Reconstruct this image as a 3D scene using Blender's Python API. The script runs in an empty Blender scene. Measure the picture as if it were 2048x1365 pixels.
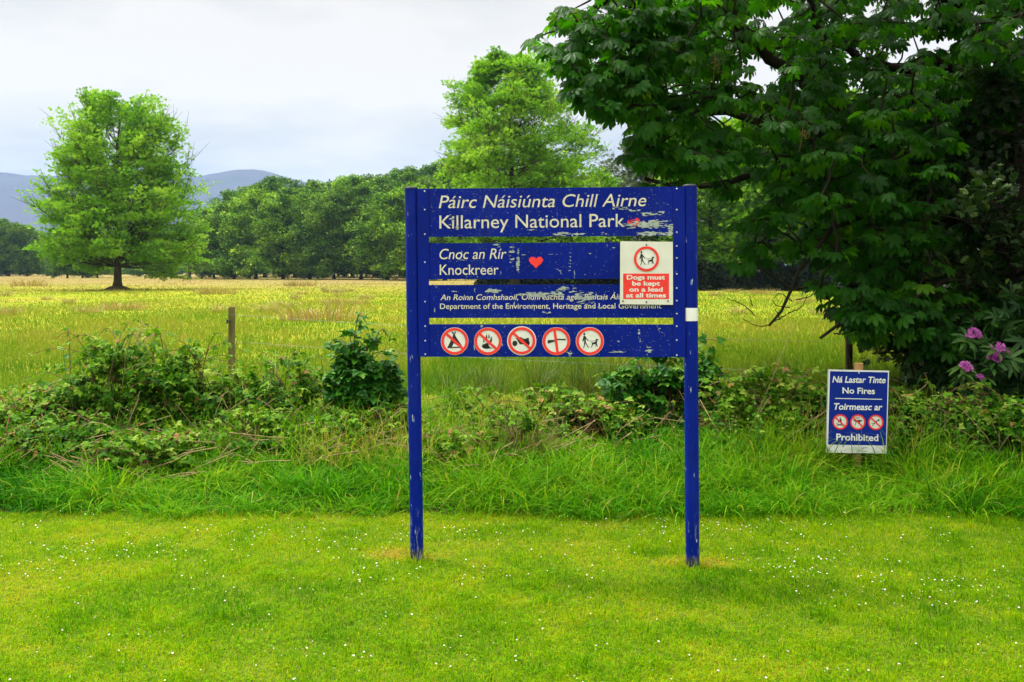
import bpy, math, random
import numpy as np
from mathutils import Vector

random.seed(7)
RNG = np.random.default_rng(11)
SC = bpy.context.scene
COL = SC.collection
rad = math.radians

# ------------------------------------------------------------------ camera, sky, sun, exposure
F, HZ, CX, CAMZ = 1996.0, 540.0, 1024.0, 1.6      # focal length and horizon in pixels of the 2048 px photograph
cd = bpy.data.cameras.new('camera'); cam = bpy.data.objects.new('camera', cd); COL.objects.link(cam)
cam.location = (0, 0, CAMZ); cam.rotation_euler = (rad(90), 0, 0)
cd.sensor_width = 36; cd.lens = F / 2048 * 36; cd.shift_y = -(682.5 - HZ) / 2048
cd.clip_start = 0.05; cd.clip_end = 20000
SC.camera = cam

SUN_EL, SUN_AZ = rad(58), rad(-60)                # soft light, high and from the left
sd = bpy.data.lights.new('sun', 'SUN'); sun = bpy.data.objects.new('sun', sd); COL.objects.link(sun)
sd.energy = 2.6; sd.angle = rad(10); sd.color = (1.0, 0.96, 0.88)
sdir = Vector((math.cos(SUN_EL) * math.sin(SUN_AZ), math.cos(SUN_EL) * math.cos(SUN_AZ), math.sin(SUN_EL)))
sun.rotation_euler = sdir.to_track_quat('Z', 'Y').to_euler()

W = bpy.data.worlds.new('World'); SC.world = W; W.use_nodes = True
nt = W.node_tree; nt.nodes.clear()
def N(t, **k):
    n = nt.nodes.new(t)
    for a, b in k.items(): setattr(n, a, b)
    return n
def L(a, b): nt.links.new(a, b)
out = N('ShaderNodeOutputWorld'); bg = N('ShaderNodeBackground'); L(bg.outputs[0], out.inputs[0])
sky = N('ShaderNodeTexSky', sky_type='NISHITA', sun_disc=False, sun_elevation=SUN_EL, sun_rotation=SUN_AZ)
skys = N('ShaderNodeMixRGB', blend_type='MULTIPLY'); skys.inputs[0].default_value = 1
L(sky.outputs[0], skys.inputs[1]); skys.inputs[2].default_value = (1, 1, 1, 1)
tc = N('ShaderNodeTexCoord'); sx = N('ShaderNodeSeparateXYZ'); L(tc.outputs['Generated'], sx.inputs[0])
dz = N('ShaderNodeMath', operation='ADD'); L(sx.outputs[2], dz.inputs[0]); dz.inputs[1].default_value = 0.16
dx = N('ShaderNodeMath', operation='DIVIDE'); L(sx.outputs[0], dx.inputs[0]); L(dz.outputs[0], dx.inputs[1])
dy = N('ShaderNodeMath', operation='DIVIDE'); L(sx.outputs[1], dy.inputs[0]); L(dz.outputs[0], dy.inputs[1])
cv = N('ShaderNodeCombineXYZ'); L(dx.outputs[0], cv.inputs[0]); L(dy.outputs[0], cv.inputs[1]); cv.inputs[2].default_value = 3.1
cn = N('ShaderNodeTexNoise'); cn.inputs['Scale'].default_value = 1.1; cn.inputs['Detail'].default_value = 6; cn.inputs['Roughness'].default_value = .5
L(cv.outputs[0], cn.inputs['Vector'])
low = N('ShaderNodeMapRange'); L(sx.outputs[2], low.inputs[0])       # thinner, bluer cloud low down
low.inputs[1].default_value = 0.06; low.inputs[2].default_value = 0.19; low.inputs[3].default_value = -0.06; low.inputs[4].default_value = 0.24
ca = N('ShaderNodeMath', operation='ADD'); L(cn.outputs[0], ca.inputs[0]); L(low.outputs[0], ca.inputs[1])
cr = N('ShaderNodeValToRGB'); L(ca.outputs[0], cr.inputs[0])
cr.color_ramp.elements[0].position = .36; cr.color_ramp.elements[0].color = (3.15, 3.35, 3.4, 1)
cr.color_ramp.elements[1].position = .66; cr.color_ramp.elements[1].color = (5.75, 5.4, 4.85, 1)
up = N('ShaderNodeMapRange', interpolation_type='SMOOTHSTEP'); L(sx.outputs[2], up.inputs[0])   # overcast: brighter overhead
up.inputs[1].default_value = .30; up.inputs[2].default_value = .95; up.inputs[3].default_value = 1.0; up.inputs[4].default_value = 6.2
cb = N('ShaderNodeMixRGB', blend_type='MULTIPLY'); cb.inputs[0].default_value = 1; L(cr.outputs[0], cb.inputs[1]); L(up.outputs[0], cb.inputs[2])
mx = N('ShaderNodeMixRGB'); mx.inputs[0].default_value = .92; L(skys.outputs[0], mx.inputs[1]); L(cb.outputs[0], mx.inputs[2])
L(mx.outputs[0], bg.inputs[0]); bg.inputs[1].default_value = 0.1

SC.view_settings.view_transform = 'Standard'; SC.view_settings.look = 'None'
SC.view_settings.exposure = 0.75; SC.view_settings.gamma = 1.0; SC.view_settings.use_curve_mapping = False
SC.render.engine = 'CYCLES'
cy = SC.cycles
cy.max_bounces = 7; cy.diffuse_bounces = 3; cy.glossy_bounces = 2; cy.transmission_bounces = 4; cy.volume_bounces = 1; cy.transparent_max_bounces = 4
cy.sample_clamp_indirect = 4

# ------------------------------------------------------------------ helpers
def P(px, py, Y):                       # point at distance Y seen at a pixel of the photograph
    return np.array(((px - CX) / F * Y, Y, CAMZ + (HZ - py) / F * Y))
def G(px, py):                          # level-ground point at a pixel
    Y = CAMZ * F / (py - HZ); return np.array(((px - CX) / F * Y, Y, 0.0))

def _h(ix, iy, seed):
    with np.errstate(over='ignore'):
        n = (ix.astype(np.int64) * 374761393 + iy.astype(np.int64) * 668265263 + seed * 1442695041) & 0x7fffffff
        n = ((n ^ (n >> 13)) * 1274126177) & 0x7fffffff
        n = n ^ (n >> 16)
    return (n & 0xffff) / 65535.0
def vnoise(x, y, seed=0):
    x = np.asarray(x, float); y = np.asarray(y, float)
    ix = np.floor(x); iy = np.floor(y); fx = x - ix; fy = y - iy
    fx = fx * fx * (3 - 2 * fx); fy = fy * fy * (3 - 2 * fy)
    a = _h(ix, iy, seed); b = _h(ix + 1, iy, seed); c = _h(ix, iy + 1, seed); d = _h(ix + 1, iy + 1, seed)
    return (a * (1 - fx) + b * fx) * (1 - fy) + (c * (1 - fx) + d * fx) * fy
def fbm(x, y, seed=0, o=3):
    s = 0; a = .5; t = 0
    for k in range(o):
        s = s + a * vnoise(x * 2 ** k, y * 2 ** k, seed + k * 17); t += a; a *= .5
    return s / t
def sstep(a, b, x):
    t = np.clip((np.asarray(x, float) - a) / (b - a), 0, 1); return t * t * (3 - 2 * t)

def tag(o, label=None, cat=None, group=None, kind=None):
    if label: o['label'] = label
    if cat: o['category'] = cat
    if group: o['group'] = group
    if kind: o['kind'] = kind
    return o
def link(o, parent=None):
    COL.objects.link(o)
    if parent is not None: o.parent = parent
    return o
def empty(name, loc=(0, 0, 0), rz=0.0):
    o = bpy.data.objects.new(name, None); o.empty_display_size = .1
    o.location = [float(v) for v in loc]; o.rotation_euler = (0, 0, rz); return link(o)

class MB:
    """collects polygons (numpy, constant size per batch), with a per-face 'var' value and material slot"""
    def __init__(s): s.V = []; s.n = 0; s.L = []; s.S = []; s.var = []; s.mi = []; s.sm = []
    def add(s, V, Fc, var=0.5, mi=0, smooth=False):
        V = np.asarray(V, float).reshape(-1, 3); Fc = np.asarray(Fc, int)
        if Fc.size == 0: return s
        s.V.append(V); s.L.append((Fc + s.n).ravel()); m, k = Fc.shape
        s.S.append(np.full(m, k)); s.n += len(V)
        s.var.append(np.broadcast_to(np.asarray(var, float), (m,))); s.mi.append(np.full(m, mi)); s.sm.append(np.full(m, smooth))
        return s
    def mesh(s, name, mats):
        me = bpy.data.meshes.new(name)
        V = np.concatenate(s.V); Ls = np.concatenate(s.L); S = np.concatenate(s.S)
        me.vertices.add(len(V)); me.vertices.foreach_set('co', V.astype(np.float32).ravel())
        me.loops.add(len(Ls)); me.loops.foreach_set('vertex_index', Ls.astype(np.int32))
        st = np.concatenate(([0], np.cumsum(S)[:-1]))
        me.polygons.add(len(S)); me.polygons.foreach_set('loop_start', st.astype(np.int32)); me.polygons.foreach_set('loop_total', S.astype(np.int32))
        me.polygons.foreach_set('material_index', np.concatenate(s.mi).astype(np.int32))
        me.polygons.foreach_set('use_smooth', np.concatenate(s.sm).astype(bool))
        me.update(calc_edges=True)
        a = me.attributes.new('var', 'FLOAT', 'FACE'); a.data.foreach_set('value', np.concatenate(s.var).astype(np.float32))
        for m in (mats if isinstance(mats, (list, tuple)) else [mats]): me.materials.append(m)
        return me
    def build(s, name, mats, parent=None):
        return link(bpy.data.objects.new(name, s.mesh(name, mats)), parent)

def tube(mb, pts, r, seg=6, var=0.5, mi=0, cap=True):
    pts = np.asarray(pts, float); n = len(pts); r = np.broadcast_to(np.asarray(r, float), (n,))
    t = np.gradient(pts, axis=0); t /= np.linalg.norm(t, axis=1)[:, None] + 1e-9
    ref = np.array((0, 0, 1.0)) if abs(t[:, 2]).mean() < .8 else np.array((1.0, 0, 0))
    a = np.cross(t, ref); a /= np.linalg.norm(a, axis=1)[:, None] + 1e-9; b = np.cross(t, a)
    ang = np.arange(seg) * 2 * np.pi / seg
    V = pts[:, None] + r[:, None, None] * (np.cos(ang)[None, :, None] * a[:, None] + np.sin(ang)[None, :, None] * b[:, None])
    i = np.arange(n - 1)[:, None] * seg; j = np.arange(seg)[None]; k = (j + 1) % seg
    Fc = np.stack([i + j, i + seg + j, i + seg + k, i + k], -1).reshape(-1, 4)
    mb.add(V.reshape(-1, 3), Fc, var, mi, True)
    if cap:
        mb.add(V[-1], np.arange(seg)[None], var, mi); mb.add(V[0], np.arange(seg)[None, ::-1], var, mi)
def box(mb, x0, x1, y0, y1, z0, z1, mi=0, var=.5):
    V = [(x, y, z) for z in (z0, z1) for y in (y0, y1) for x in (x0, x1)]
    mb.add(V, [(0, 2, 3, 1), (4, 5, 7, 6), (0, 1, 5, 4), (2, 6, 7, 3), (0, 4, 6, 2), (1, 3, 7, 5)], var, mi)

def frames(fwd, nrm):
    y = fwd / (np.linalg.norm(fwd, axis=1)[:, None] + 1e-9)
    x = np.cross(y, nrm); x /= np.linalg.norm(x, axis=1)[:, None] + 1e-9
    z = np.cross(x, y)
    return np.stack([x, y, z], -1)
def scatter(mb, T, pos, R, scale, var, mi=0, smooth=False):
    """copies of a small leaf template (verts, [(faces)]) baked into one mesh"""
    TV, TF = T; n = len(pos); k = len(TV)
    V = np.einsum('nij,kj->nki', R, TV) * np.asarray(scale, float).reshape(-1, 1, 1) + pos[:, None]
    off = (np.arange(n) * k)
    base = mb.n; mb.V.append(V.reshape(-1, 3)); mb.n += n * k
    for Fc in TF:
        Fc = np.asarray(Fc); m = Fc.shape[0]
        mb.L.append((Fc[None] + off[:, None, None] + base).ravel()); mb.S.append(np.full(n * m, Fc.shape[1]))
        mb.var.append(np.repeat(np.broadcast_to(np.asarray(var, float), (n,)), m)); mb.mi.append(np.full(n * m, mi)); mb.sm.append(np.full(n * m, smooth))
def strip_leaf(t, w, fold=.25, droop=.2, wave=0.0):
    """leaf along +Y of length 1: rows of left / midrib / right vertices, folded along the midrib"""
    V = []; Fc = []
    for i, (a, b) in enumerate(zip(t, w)):
        z = -droop * a * a
        V += [(-b, a, z + fold * b + wave * (i % 2)), (0, a, z), (b, a, z + fold * b - wave * (i % 2))]
    for i in range(len(t) - 1):
        j = 3 * i; Fc += [(j, j + 1, j + 4, j + 3), (j + 1, j + 2, j + 5, j + 4)]
    return np.array(V, float), [np.array(Fc)]
def merge(parts):
    V = []; Fc = []; n = 0
    for (v, fs), M, o in parts:
        V.append(v @ np.asarray(M).T + np.asarray(o))
        for f in fs: Fc.append(f + n)
        n += len(v)
    return np.concatenate(V), Fc
def rotz(a): c, s = math.cos(a), math.sin(a); return np.array(((c, -s, 0), (s, c, 0), (0, 0, 1.0)))
def rotx(a): c, s = math.cos(a), math.sin(a); return np.array(((1, 0, 0), (0, c, -s), (0, s, c)))
def runit(n):
    v = RNG.normal(size=(n, 3)); return v / np.linalg.norm(v, axis=1)[:, None]

def blades(mb, pos, h, w, lean, az, var, segs=2, mi=0, face=None):
    """grass blades: bent tapering strips"""
    n = len(pos); d = np.stack([np.cos(az), np.sin(az), np.zeros(n)], -1)
    fa = az + np.pi / 2 + RNG.normal(0, .8, n) if face is None else face
    s = np.stack([np.cos(fa), np.sin(fa), np.zeros(n)], -1)
    rows = []
    for k in range(segs + 1):
        t = k / segs
        c = pos + d * (lean * h * t ** 2)[:, None] + np.array((0, 0, 1.0)) * (h * (t - .45 * np.minimum(lean, 1.6) * t ** 2.5))[:, None]
        if k == segs: rows.append(c[:, None])
        else:
            ww = (w * (1 - .55 * t) / 2)[:, None]
            rows.append(np.stack([c - s * ww, c + s * ww], 1))
    V = np.concatenate(rows, 1); m = V.shape[1]
    T = []
    for k in range(segs - 1): T += [(2 * k, 2 * k + 1, 2 * k + 3), (2 * k, 2 * k + 3, 2 * k + 2)]
    T.append((m - 3, m - 2, m - 1)); T = np.array(T)
    Fc = (T[None] + (np.arange(n) * m)[:, None, None]).reshape(-1, 3)
    mb.add(V.reshape(-1, 3), Fc, np.repeat(var, len(T)), mi, False)

# ------------------------------------------------------------------ materials
def mat(name):
    m = bpy.data.materials.new(name); m.use_nodes = True; m.node_tree.nodes.clear(); return m
def bsdf(m, color=None, rough=.6, spec=.3, metal=0.0):
    t = m.node_tree; o = t.nodes.new('ShaderNodeOutputMaterial'); b = t.nodes.new('ShaderNodeBsdfPrincipled')
    b.inputs['Roughness'].default_value = rough; b.inputs['Specular IOR Level'].default_value = spec; b.inputs['Metallic'].default_value = metal
    if color is not None: b.inputs['Base Color'].default_value = (*color, 1)
    t.links.new(b.outputs[0], o.inputs[0]); return b, o
def noise(t, scale, detail=3, rough=.55, coord='Object', stretch=None):
    c = t.nodes.new('ShaderNodeTexCoord'); n = t.nodes.new('ShaderNodeTexNoise')
    n.inputs['Scale'].default_value = scale; n.inputs['Detail'].default_value = detail; n.inputs['Roughness'].default_value = rough
    if stretch:
        mp = t.nodes.new('ShaderNodeMapping'); mp.inputs['Scale'].default_value = stretch
        t.links.new(c.outputs[coord], mp.inputs[0]); t.links.new(mp.outputs[0], n.inputs['Vector'])
    else: t.links.new(c.outputs[coord], n.inputs['Vector'])
    return n
def ramp(t, src, stops, interp='LINEAR'):
    r = t.nodes.new('ShaderNodeValToRGB'); e = r.color_ramp.elements; r.color_ramp.interpolation = interp
    while len(e) < len(stops): e.new(.5)
    for k, (p, c) in enumerate(stops): e[k].position = p; e[k].color = (*c, 1) if len(c) == 3 else c
    t.links.new(src, r.inputs[0]); return r
def mixc(t, fac, a, b, mode='MIX'):
    n = t.nodes.new('ShaderNodeMixRGB'); n.blend_type = mode
    for i, v in enumerate((fac, a, b)):
        if hasattr(v, 'is_output'): t.links.new(v, n.inputs[i])
        elif isinstance(v, (int, float)): n.inputs[i].default_value = v
        else: n.inputs[i].default_value = (*v, 1)
    return n
def leafmat(name, stops, trans=.3, rough=.5, spec=.25, tint=(1.25, 1.2, .5), nscale=None, namp=.35, rnd=0.0):
    """leaf or grass: per-leaf hue from the 'var' attribute, light passes through"""
    m = mat(name); t = m.node_tree; b, o = bsdf(m, rough=rough, spec=spec)
    a = t.nodes.new('ShaderNodeAttribute'); a.attribute_name = 'var'
    r = ramp(t, a.outputs['Fac'], stops); c = r.outputs[0]
    if nscale:
        n = noise(t, nscale, 2); v = ramp(t, n.outputs[0], [(.3, (1 - namp,) * 3), (.7, (1 + namp,) * 3)])
        c = mixc(t, 1.0, c, v.outputs[0], 'MULTIPLY').outputs[0]
    if rnd:
        oi = t.nodes.new('ShaderNodeObjectInfo'); rv = ramp(t, oi.outputs['Random'], [(0, (1 - rnd, 1 - rnd, 1 - rnd * .6)), (.5, (1, 1, 1)), (1, (1 + rnd * 1.3, 1 + rnd, 1))]); c = mixc(t, 1.0, c, rv.outputs[0], 'MULTIPLY').outputs[0]
    t.links.new(c, b.inputs['Base Color'])
    tr = t.nodes.new('ShaderNodeBsdfTranslucent'); tm = mixc(t, 1.0, c, tint, 'MULTIPLY'); t.links.new(tm.outputs[0], tr.inputs[0])
    ms = t.nodes.new('ShaderNodeMixShader'); ms.inputs[0].default_value = trans
    t.links.new(b.outputs[0], ms.inputs[1]); t.links.new(tr.outputs[0], ms.inputs[2]); t.links.new(ms.outputs[0], o.inputs[0])
    return m
def plain(name, color, rough=.6, spec=.3, var=0.0, nscale=30, metal=0.0, stretch=None):
    m = mat(name); t = m.node_tree; b, o = bsdf(m, color, rough, spec, metal)
    if var:
        n = noise(t, nscale, 4, stretch=stretch)
        r = ramp(t, n.outputs[0], [(.3, tuple(c * (1 - var) for c in color)), (.7, tuple(min(1, c * (1 + var)) for c in color))])
        t.links.new(r.outputs[0], b.inputs['Base Color'])
    return m
def barkmat(name, a, b_, scale=9):
    m = mat(name); t = m.node_tree; b, o = bsdf(m, rough=.9, spec=.1)
    n = noise(t, scale, 5, .65, stretch=(1, 1, .25)); r = ramp(t, n.outputs[0], [(.3, a), (.7, b_)])
    t.links.new(r.outputs[0], b.inputs['Base Color'])
    bp = t.nodes.new('ShaderNodeBump'); bp.inputs['Strength'].default_value = .5; bp.inputs['Distance'].default_value = .02
    t.links.new(n.outputs[0], bp.inputs['Height']); t.links.new(bp.outputs[0], b.inputs['Normal']); return m

M_BARK = barkmat('bark_dark', (.009, .007, .005), (.035, .028, .02))
M_BARK2 = barkmat('bark_brown', (.035, .026, .018), (.10, .078, .055), 4)
M_TWIG = plain('twig', (.03, .03, .012), .85, .1, .4, 12)

# ------------------------------------------------------------------ ground
EDGE = 6.55                                        # where the mown lawn ends
def gz(x, y):
    x = np.asarray(x, float); y = np.asarray(y, float)
    bank = .20 * sstep(6.7, 8.2, y) * (1 - .8 * sstep(9.6, 14, y))
    und = (fbm(x * .045, y * .045, 5) - .5) * .5 * sstep(14, 40, y) * (1 - sstep(140, 260, y))
    return bank + und + (fbm(x * .8, y * .8, 9) - .5) * .05 * sstep(6.6, 7.4, y)
def gpts(*arrs): return np.unique(np.round(np.concatenate(arrs), 3))
gx = gpts(np.arange(-9, 9.01, .3), np.geomspace(9, 120, 40), -np.geomspace(9, 120, 40), np.geomspace(120, 3400, 14), -np.geomspace(120, 3400, 14))
gy = gpts(np.arange(-6, 15, .3), np.geomspace(15, 300, 70), np.geomspace(300, 3500, 14), np.array((-40, -15)))
XX, YY = np.meshgrid(gx, gy); ZZ = gz(XX, YY)
nx, ny = len(gx), len(gy)
idx = np.arange(nx * ny).reshape(ny, nx)
gb = MB(); gb.add(np.stack([XX, YY, ZZ], -1).reshape(-1, 3), np.stack([idx[:-1, :-1], idx[:-1, 1:], idx[1:, 1:], idx[1:, :-1]], -1).reshape(-1, 4), .5, 0, True)
m = mat('ground_soil_and_turf'); t = m.node_tree; b, o = bsdf(m, rough=.95, spec=.02)
ge = t.nodes.new('ShaderNodeNewGeometry'); sp = t.nodes.new('ShaderNodeSeparateXYZ'); t.links.new(ge.outputs['Position'], sp.inputs[0])
def yfac(a, c):
    n = t.nodes.new('ShaderNodeMapRange'); n.interpolation_type = 'SMOOTHSTEP'; t.links.new(sp.outputs[1], n.inputs[0]); n.inputs[1].default_value = a; n.inputs[2].default_value = c; return n.outputs[0]
n1 = noise(t, 14, 5); lawn = ramp(t, n1.outputs[0], [(.3, (.045, .075, .008)), (.7, (.12, .16, .015))])
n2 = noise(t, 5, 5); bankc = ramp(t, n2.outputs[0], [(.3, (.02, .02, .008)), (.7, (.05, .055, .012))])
n3 = noise(t, .16, 6, .65); mead = ramp(t, n3.outputs[0], [(.28, (.13, .19, .01)), (.5, (.21, .22, .015)), (.72, (.26, .21, .04))])
n4 = noise(t, .05, 6, .7, stretch=(1, 2.2, 1)); far = ramp(t, n4.outputs[0], [(.3, (.15, .15, .03)), (.5, (.20, .15, .06)), (.7, (.15, .17, .035))])
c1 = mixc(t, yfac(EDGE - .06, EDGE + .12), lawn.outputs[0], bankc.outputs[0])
c2 = mixc(t, yfac(9, 13), c1.outputs[0], mead.outputs[0]); c3 = mixc(t, yfac(60, 130), c2.outputs[0], far.outputs[0])
t.links.new(c3.outputs[0], b.inputs['Base Color'])
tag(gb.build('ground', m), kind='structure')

# ------------------------------------------------------------------ hills far away
prof = np.array([(-2400, 470), (-1500, 420), (-900, 470), (-500, 400), (-150, 365), (0, 351), (34, 350), (71, 354), (150, 352), (230, 336), (300, 333), (354, 341), (404, 354), (448, 345), (492, 338), (526, 341), (556, 350), (600, 362), (700, 395), (850, 430), (1100, 470), (1500, 450), (2100, 480), (2600, 500), (4400, 515)], float)
HY = 2900.0
hxs = np.linspace(-3300, 3300, 260); hys = np.concatenate([np.linspace(2000, 2900, 30), np.linspace(2930, 3400, 12)])
hp = np.interp(hxs / HY * F + CX, prof[:, 0], prof[:, 1]); hh = (HZ - hp) / F * HY
HX, HYY = np.meshgrid(hxs, hys)
k = sstep(2000, 2900, HYY) * (1 - .55 * sstep(2930, 3400, HYY))
HZZ = hh[None] * k + (fbm(HX * .004, HYY * .004, 3, 5) - .5) * 80 * k * (1 - sstep(2700, 2900, HYY) * .72) - .5 + (fbm(HX * .02, HYY * .02, 8, 3) - .5) * 9 * k
nn = len(hxs); idx = np.arange(HX.size).reshape(HX.shape)
hb = MB(); hb.add(np.stack([HX, HYY, HZZ], -1).reshape(-1, 3), np.stack([idx[:-1, :-1], idx[:-1, 1:], idx[1:, 1:], idx[1:, :-1]], -1).reshape(-1, 4), .5, 0, True)
m = mat('haze_tinted_moorland'); t = m.node_tree; b, o = bsdf(m, rough=.95, spec=.05)
n1 = noise(t, .006, 8, .65); r = ramp(t, n1.outputs[0], [(.3, (.014, .022, .045)), (.5, (.04, .044, .07)), (.7, (.026, .042, .05))]); t.links.new(r.outputs[0], b.inputs['Base Color'])  # blue of the distant air is painted into the hill colours
tag(hb.build('hills', m), kind='structure')

# ------------------------------------------------------------------ the big blue park sign
NAVY = (.0012, .0105, .20)
def paintmat(name, col, zdirt=False):
    m = mat(name); t = m.node_tree; b, o = bsdf(m, rough=.38, spec=.09)
    n = noise(t, 3.0, 4); c = ramp(t, n.outputs[0], [(.3, tuple(v * .85 for v in col)), (.7, tuple(v * 1.15 for v in col))]).outputs[0]
    fd = noise(t, 1.7, 6, .7, stretch=(1, 1, .6)); fr_ = ramp(t, fd.outputs[0], [(.48, (0, 0, 0)), (.75, (.12, .12, .12))]); c = mixc(t, fr_.outputs[0], c, (.08, .12, .28)).outputs[0]
    dk = noise(t, 26, 5, .7, stretch=(1, 1, .12)); dr_ = ramp(t, dk.outputs[0], [(.5, (0, 0, 0)), (.72, (.35, .35, .35))]); c = mixc(t, dr_.outputs[0], c, (.004, .008, .03)).outputs[0]
    f = noise(t, 55, 4, .6, stretch=(1, 1, .22)); chips = ramp(t, f.outputs[0], [(.67 if zdirt else .69, (0, 0, 0)), (.70 if zdirt else .73, (1, 1, 1))])
    c = mixc(t, chips.outputs[0], c, (.30, .36, .42)).outputs[0]
    if zdirt:
        co = t.nodes.new('ShaderNodeTexCoord'); s = t.nodes.new('ShaderNodeSeparateXYZ'); t.links.new(co.outputs['Object'], s.inputs[0])
        ws = noise(t, 30, 5, .7, stretch=(1, 1, .35)); ad = t.nodes.new('ShaderNodeMath'); ad.operation = 'MULTIPLY_ADD'
        t.links.new(ws.outputs[0], ad.inputs[0]); ad.inputs[1].default_value = -.10; t.links.new(s.outputs[2], ad.inputs[2])
        dr = ramp(t, ad.outputs[0], [(.0, (1, 1, 1)), (.004, (.8, .8, .8)), (.03, (0, 0, 0))]); c = mixc(t, dr.outputs[0], c, (.035, .04, .055)).outputs[0]
        d2 = ramp(t, ad.outputs[0], [(.0, (.5, .5, .5)), (.06, (.8, .8, .8)), (.26, (0, 0, 0))])
        sc = noise(t, 60, 4, .7, stretch=(1, 1, .2)); s2 = ramp(t, sc.outputs[0], [(.56, (0, 0, 0)), (.6, (1, 1, 1))])
        c = mixc(t, mixc(t, 1, d2.outputs[0], s2.outputs[0], 'MULTIPLY').outputs[0], c, (.22, .26, .30)).outputs[0]
    t.links.new(c, b.inputs['Base Color'])
    ro = ramp(t, n.outputs[0], [(.3, (.28,) * 3), (.7, (.5,) * 3)]); t.links.new(ro.outputs[0], b.inputs['Roughness'])
    return m
M_NAVY = paintmat('navy_paint', NAVY); M_POST = paintmat('navy_post_paint', NAVY, True)
M_CREAM = plain('cream_lettering', (.55, .53, .42), .6, .2, .12, 40)
M_WHITE = plain('white_vinyl', (.62, .64, .62), .5, .3, .08, 25)
M_RED = plain('red_vinyl', (.72, .035, .03), .5, .3, .12, 30)
M_BLACK = plain('black_vinyl', (.018, .018, .02), .5, .3)
M_BOLT = plain('zinc_bolt', (.55, .57, .6), .4, .5, metal=.4)
M_WEAR = plain('bare_panel_under_paint', (.30, .35, .33), .8, .1, .25, 45)
M_CAP = plain('dark_cap', (.012, .014, .03), .5, .3)
M_TAPE = plain('white_tape', (.72, .73, .73), .5, .3, .06, 20)

A = G(834, 1122); B = G(1385, 1135)
TH = math.atan2(B[1] - A[1], B[0] - A[0]); ct, st = math.cos(TH), math.sin(TH)
class Plane:
    """vertical plane seen by the camera: pixel -> local (u, z)"""
    def __init__(s, O, th): s.O = np.asarray(O, float); s.c, s.s = math.cos(th), math.sin(th)
    def at(s, px, py, d=0.0):
        rx, rz = (px - CX) / F, (HZ - py) / F           # ray = k*(rx,1,rz)
        ox, oy, oz = s.O
        k = (d + (-s.s * ox + s.c * oy)) / (-s.s * rx + s.c)
        X, Yv = k * rx - ox, k - oy
        return (s.c * X + s.s * Yv, CAMZ + k * rz - oz)
SG = Plane(A, TH)
sign = empty('park_sign', A, TH)
tag(sign, 'large worn blue park sign of four boards with cream lettering on two round blue posts', 'sign')

def flat(mb, pl, pts, d, mi, px=True):
    q = [pl.at(*p, d) for p in pts] if px else pts
    V = [(u, d, z) for u, z in q]
    a = sum(V[i][0] * V[(i + 1) % len(V)][2] - V[(i + 1) % len(V)][0] * V[i][2] for i in range(len(V)))
    f = list(range(len(V)))
    if a < 0: f = f[::-1]
    mb.add(V, [f], .5, mi)
def slab(mb, pl, pts, d0, d1, mi=0):
    """plate between two depths from its outline in pixels of the front face"""
    q = [pl.at(*p, d0) for p in pts]; n = len(q)
    V = [(u, d0, z) for u, z in q] + [(u, d1, z) for u, z in q]
    mb.add(V, [list(range(n))], .5, mi); mb.add(V, [list(range(2 * n - 1, n - 1, -1))], .5, mi)
    mb.add(V, [(i, i + n, (i + 1) % n + n, (i + 1) % n) for i in range(n)], .5, mi)
def rect(x0, y0, x1, y1): return [(x0, y1), (x1, y1), (x1, y0), (x0, y0)]

def text_geo(body, shear=0.0, off=0.0):
    cu = bpy.data.curves.new('t', 'FONT'); cu.body = body; cu.shear = shear; cu.offset = off; cu.resolution_u = 4
    ob = bpy.data.objects.new('t', cu); COL.objects.link(ob); dg = bpy.context.evaluated_depsgraph_get(); dg.update()
    me = ob.evaluated_get(dg).to_mesh()
    V = np.array([v.co[:] for v in me.vertices]); Fs = [list(p.vertices) for p in me.polygons]
    ob.evaluated_get(dg).to_mesh_clear(); bpy.data.objects.remove(ob); bpy.data.curves.remove(cu); return V, Fs
CAPH = text_geo('H')[0][:, 1].max()
def lettering(pl, body, left, right, cap, d, mat_, parent, shear=0.0, off=0.0, name='lettering', clip=None):
    """one line of writing between two baseline pixels, cap height in pixels"""
    V, Fs = text_geo(body, shear, off)
    x0, x1 = V[:, 0].min(), V[:, 0].max()
    tx = (V[:, 0] - x0) / (x1 - x0); ty = V[:, 1] / CAPH
    px = left[0] + (right[0] - left[0]) * tx; py = left[1] + (right[1] - left[1]) * tx - ty * cap
    q = [pl.at(a, b_, d) for a, b_ in zip(px, py)]
    mb = MB(); W_ = np.array([(u, d, z) for u, z in q]); byk = {}
    for f in Fs: byk.setdefault(len(f), []).append(f)
    first = True
    for kk, fs in byk.items():
        if first: mb.add(W_, fs); first = False; base = mb.n - len(W_)
        else:
            mb.L.append(np.array(fs).ravel() + base); mb.S.append(np.full(len(fs), kk)); mb.var.append(np.full(len(fs), .5)); mb.mi.append(np.zeros(len(fs), int)); mb.sm.append(np.zeros(len(fs), bool))
    return mb.build(name, mat_, parent)
def circ(cx, cy, r, n=40): return [(cx + r * math.cos(2 * math.pi * i / n), cy - r * math.sin(2 * math.pi * i / n)) for i in range(n)]
def ring(mb, pl, cx, cy, r0, r1, d, mi, n=48):
    a = [pl.at(*p, d) for p in circ(cx, cy, r1, n)]; b_ = [pl.at(*p, d) for p in circ(cx, cy, r0, n)]
    V = [(u, d, z) for u, z in a + b_]
    mb.add(V, [(i, (i + 1) % n, (i + 1) % n + n, i + n) for i in range(n)], .5, mi)
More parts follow.
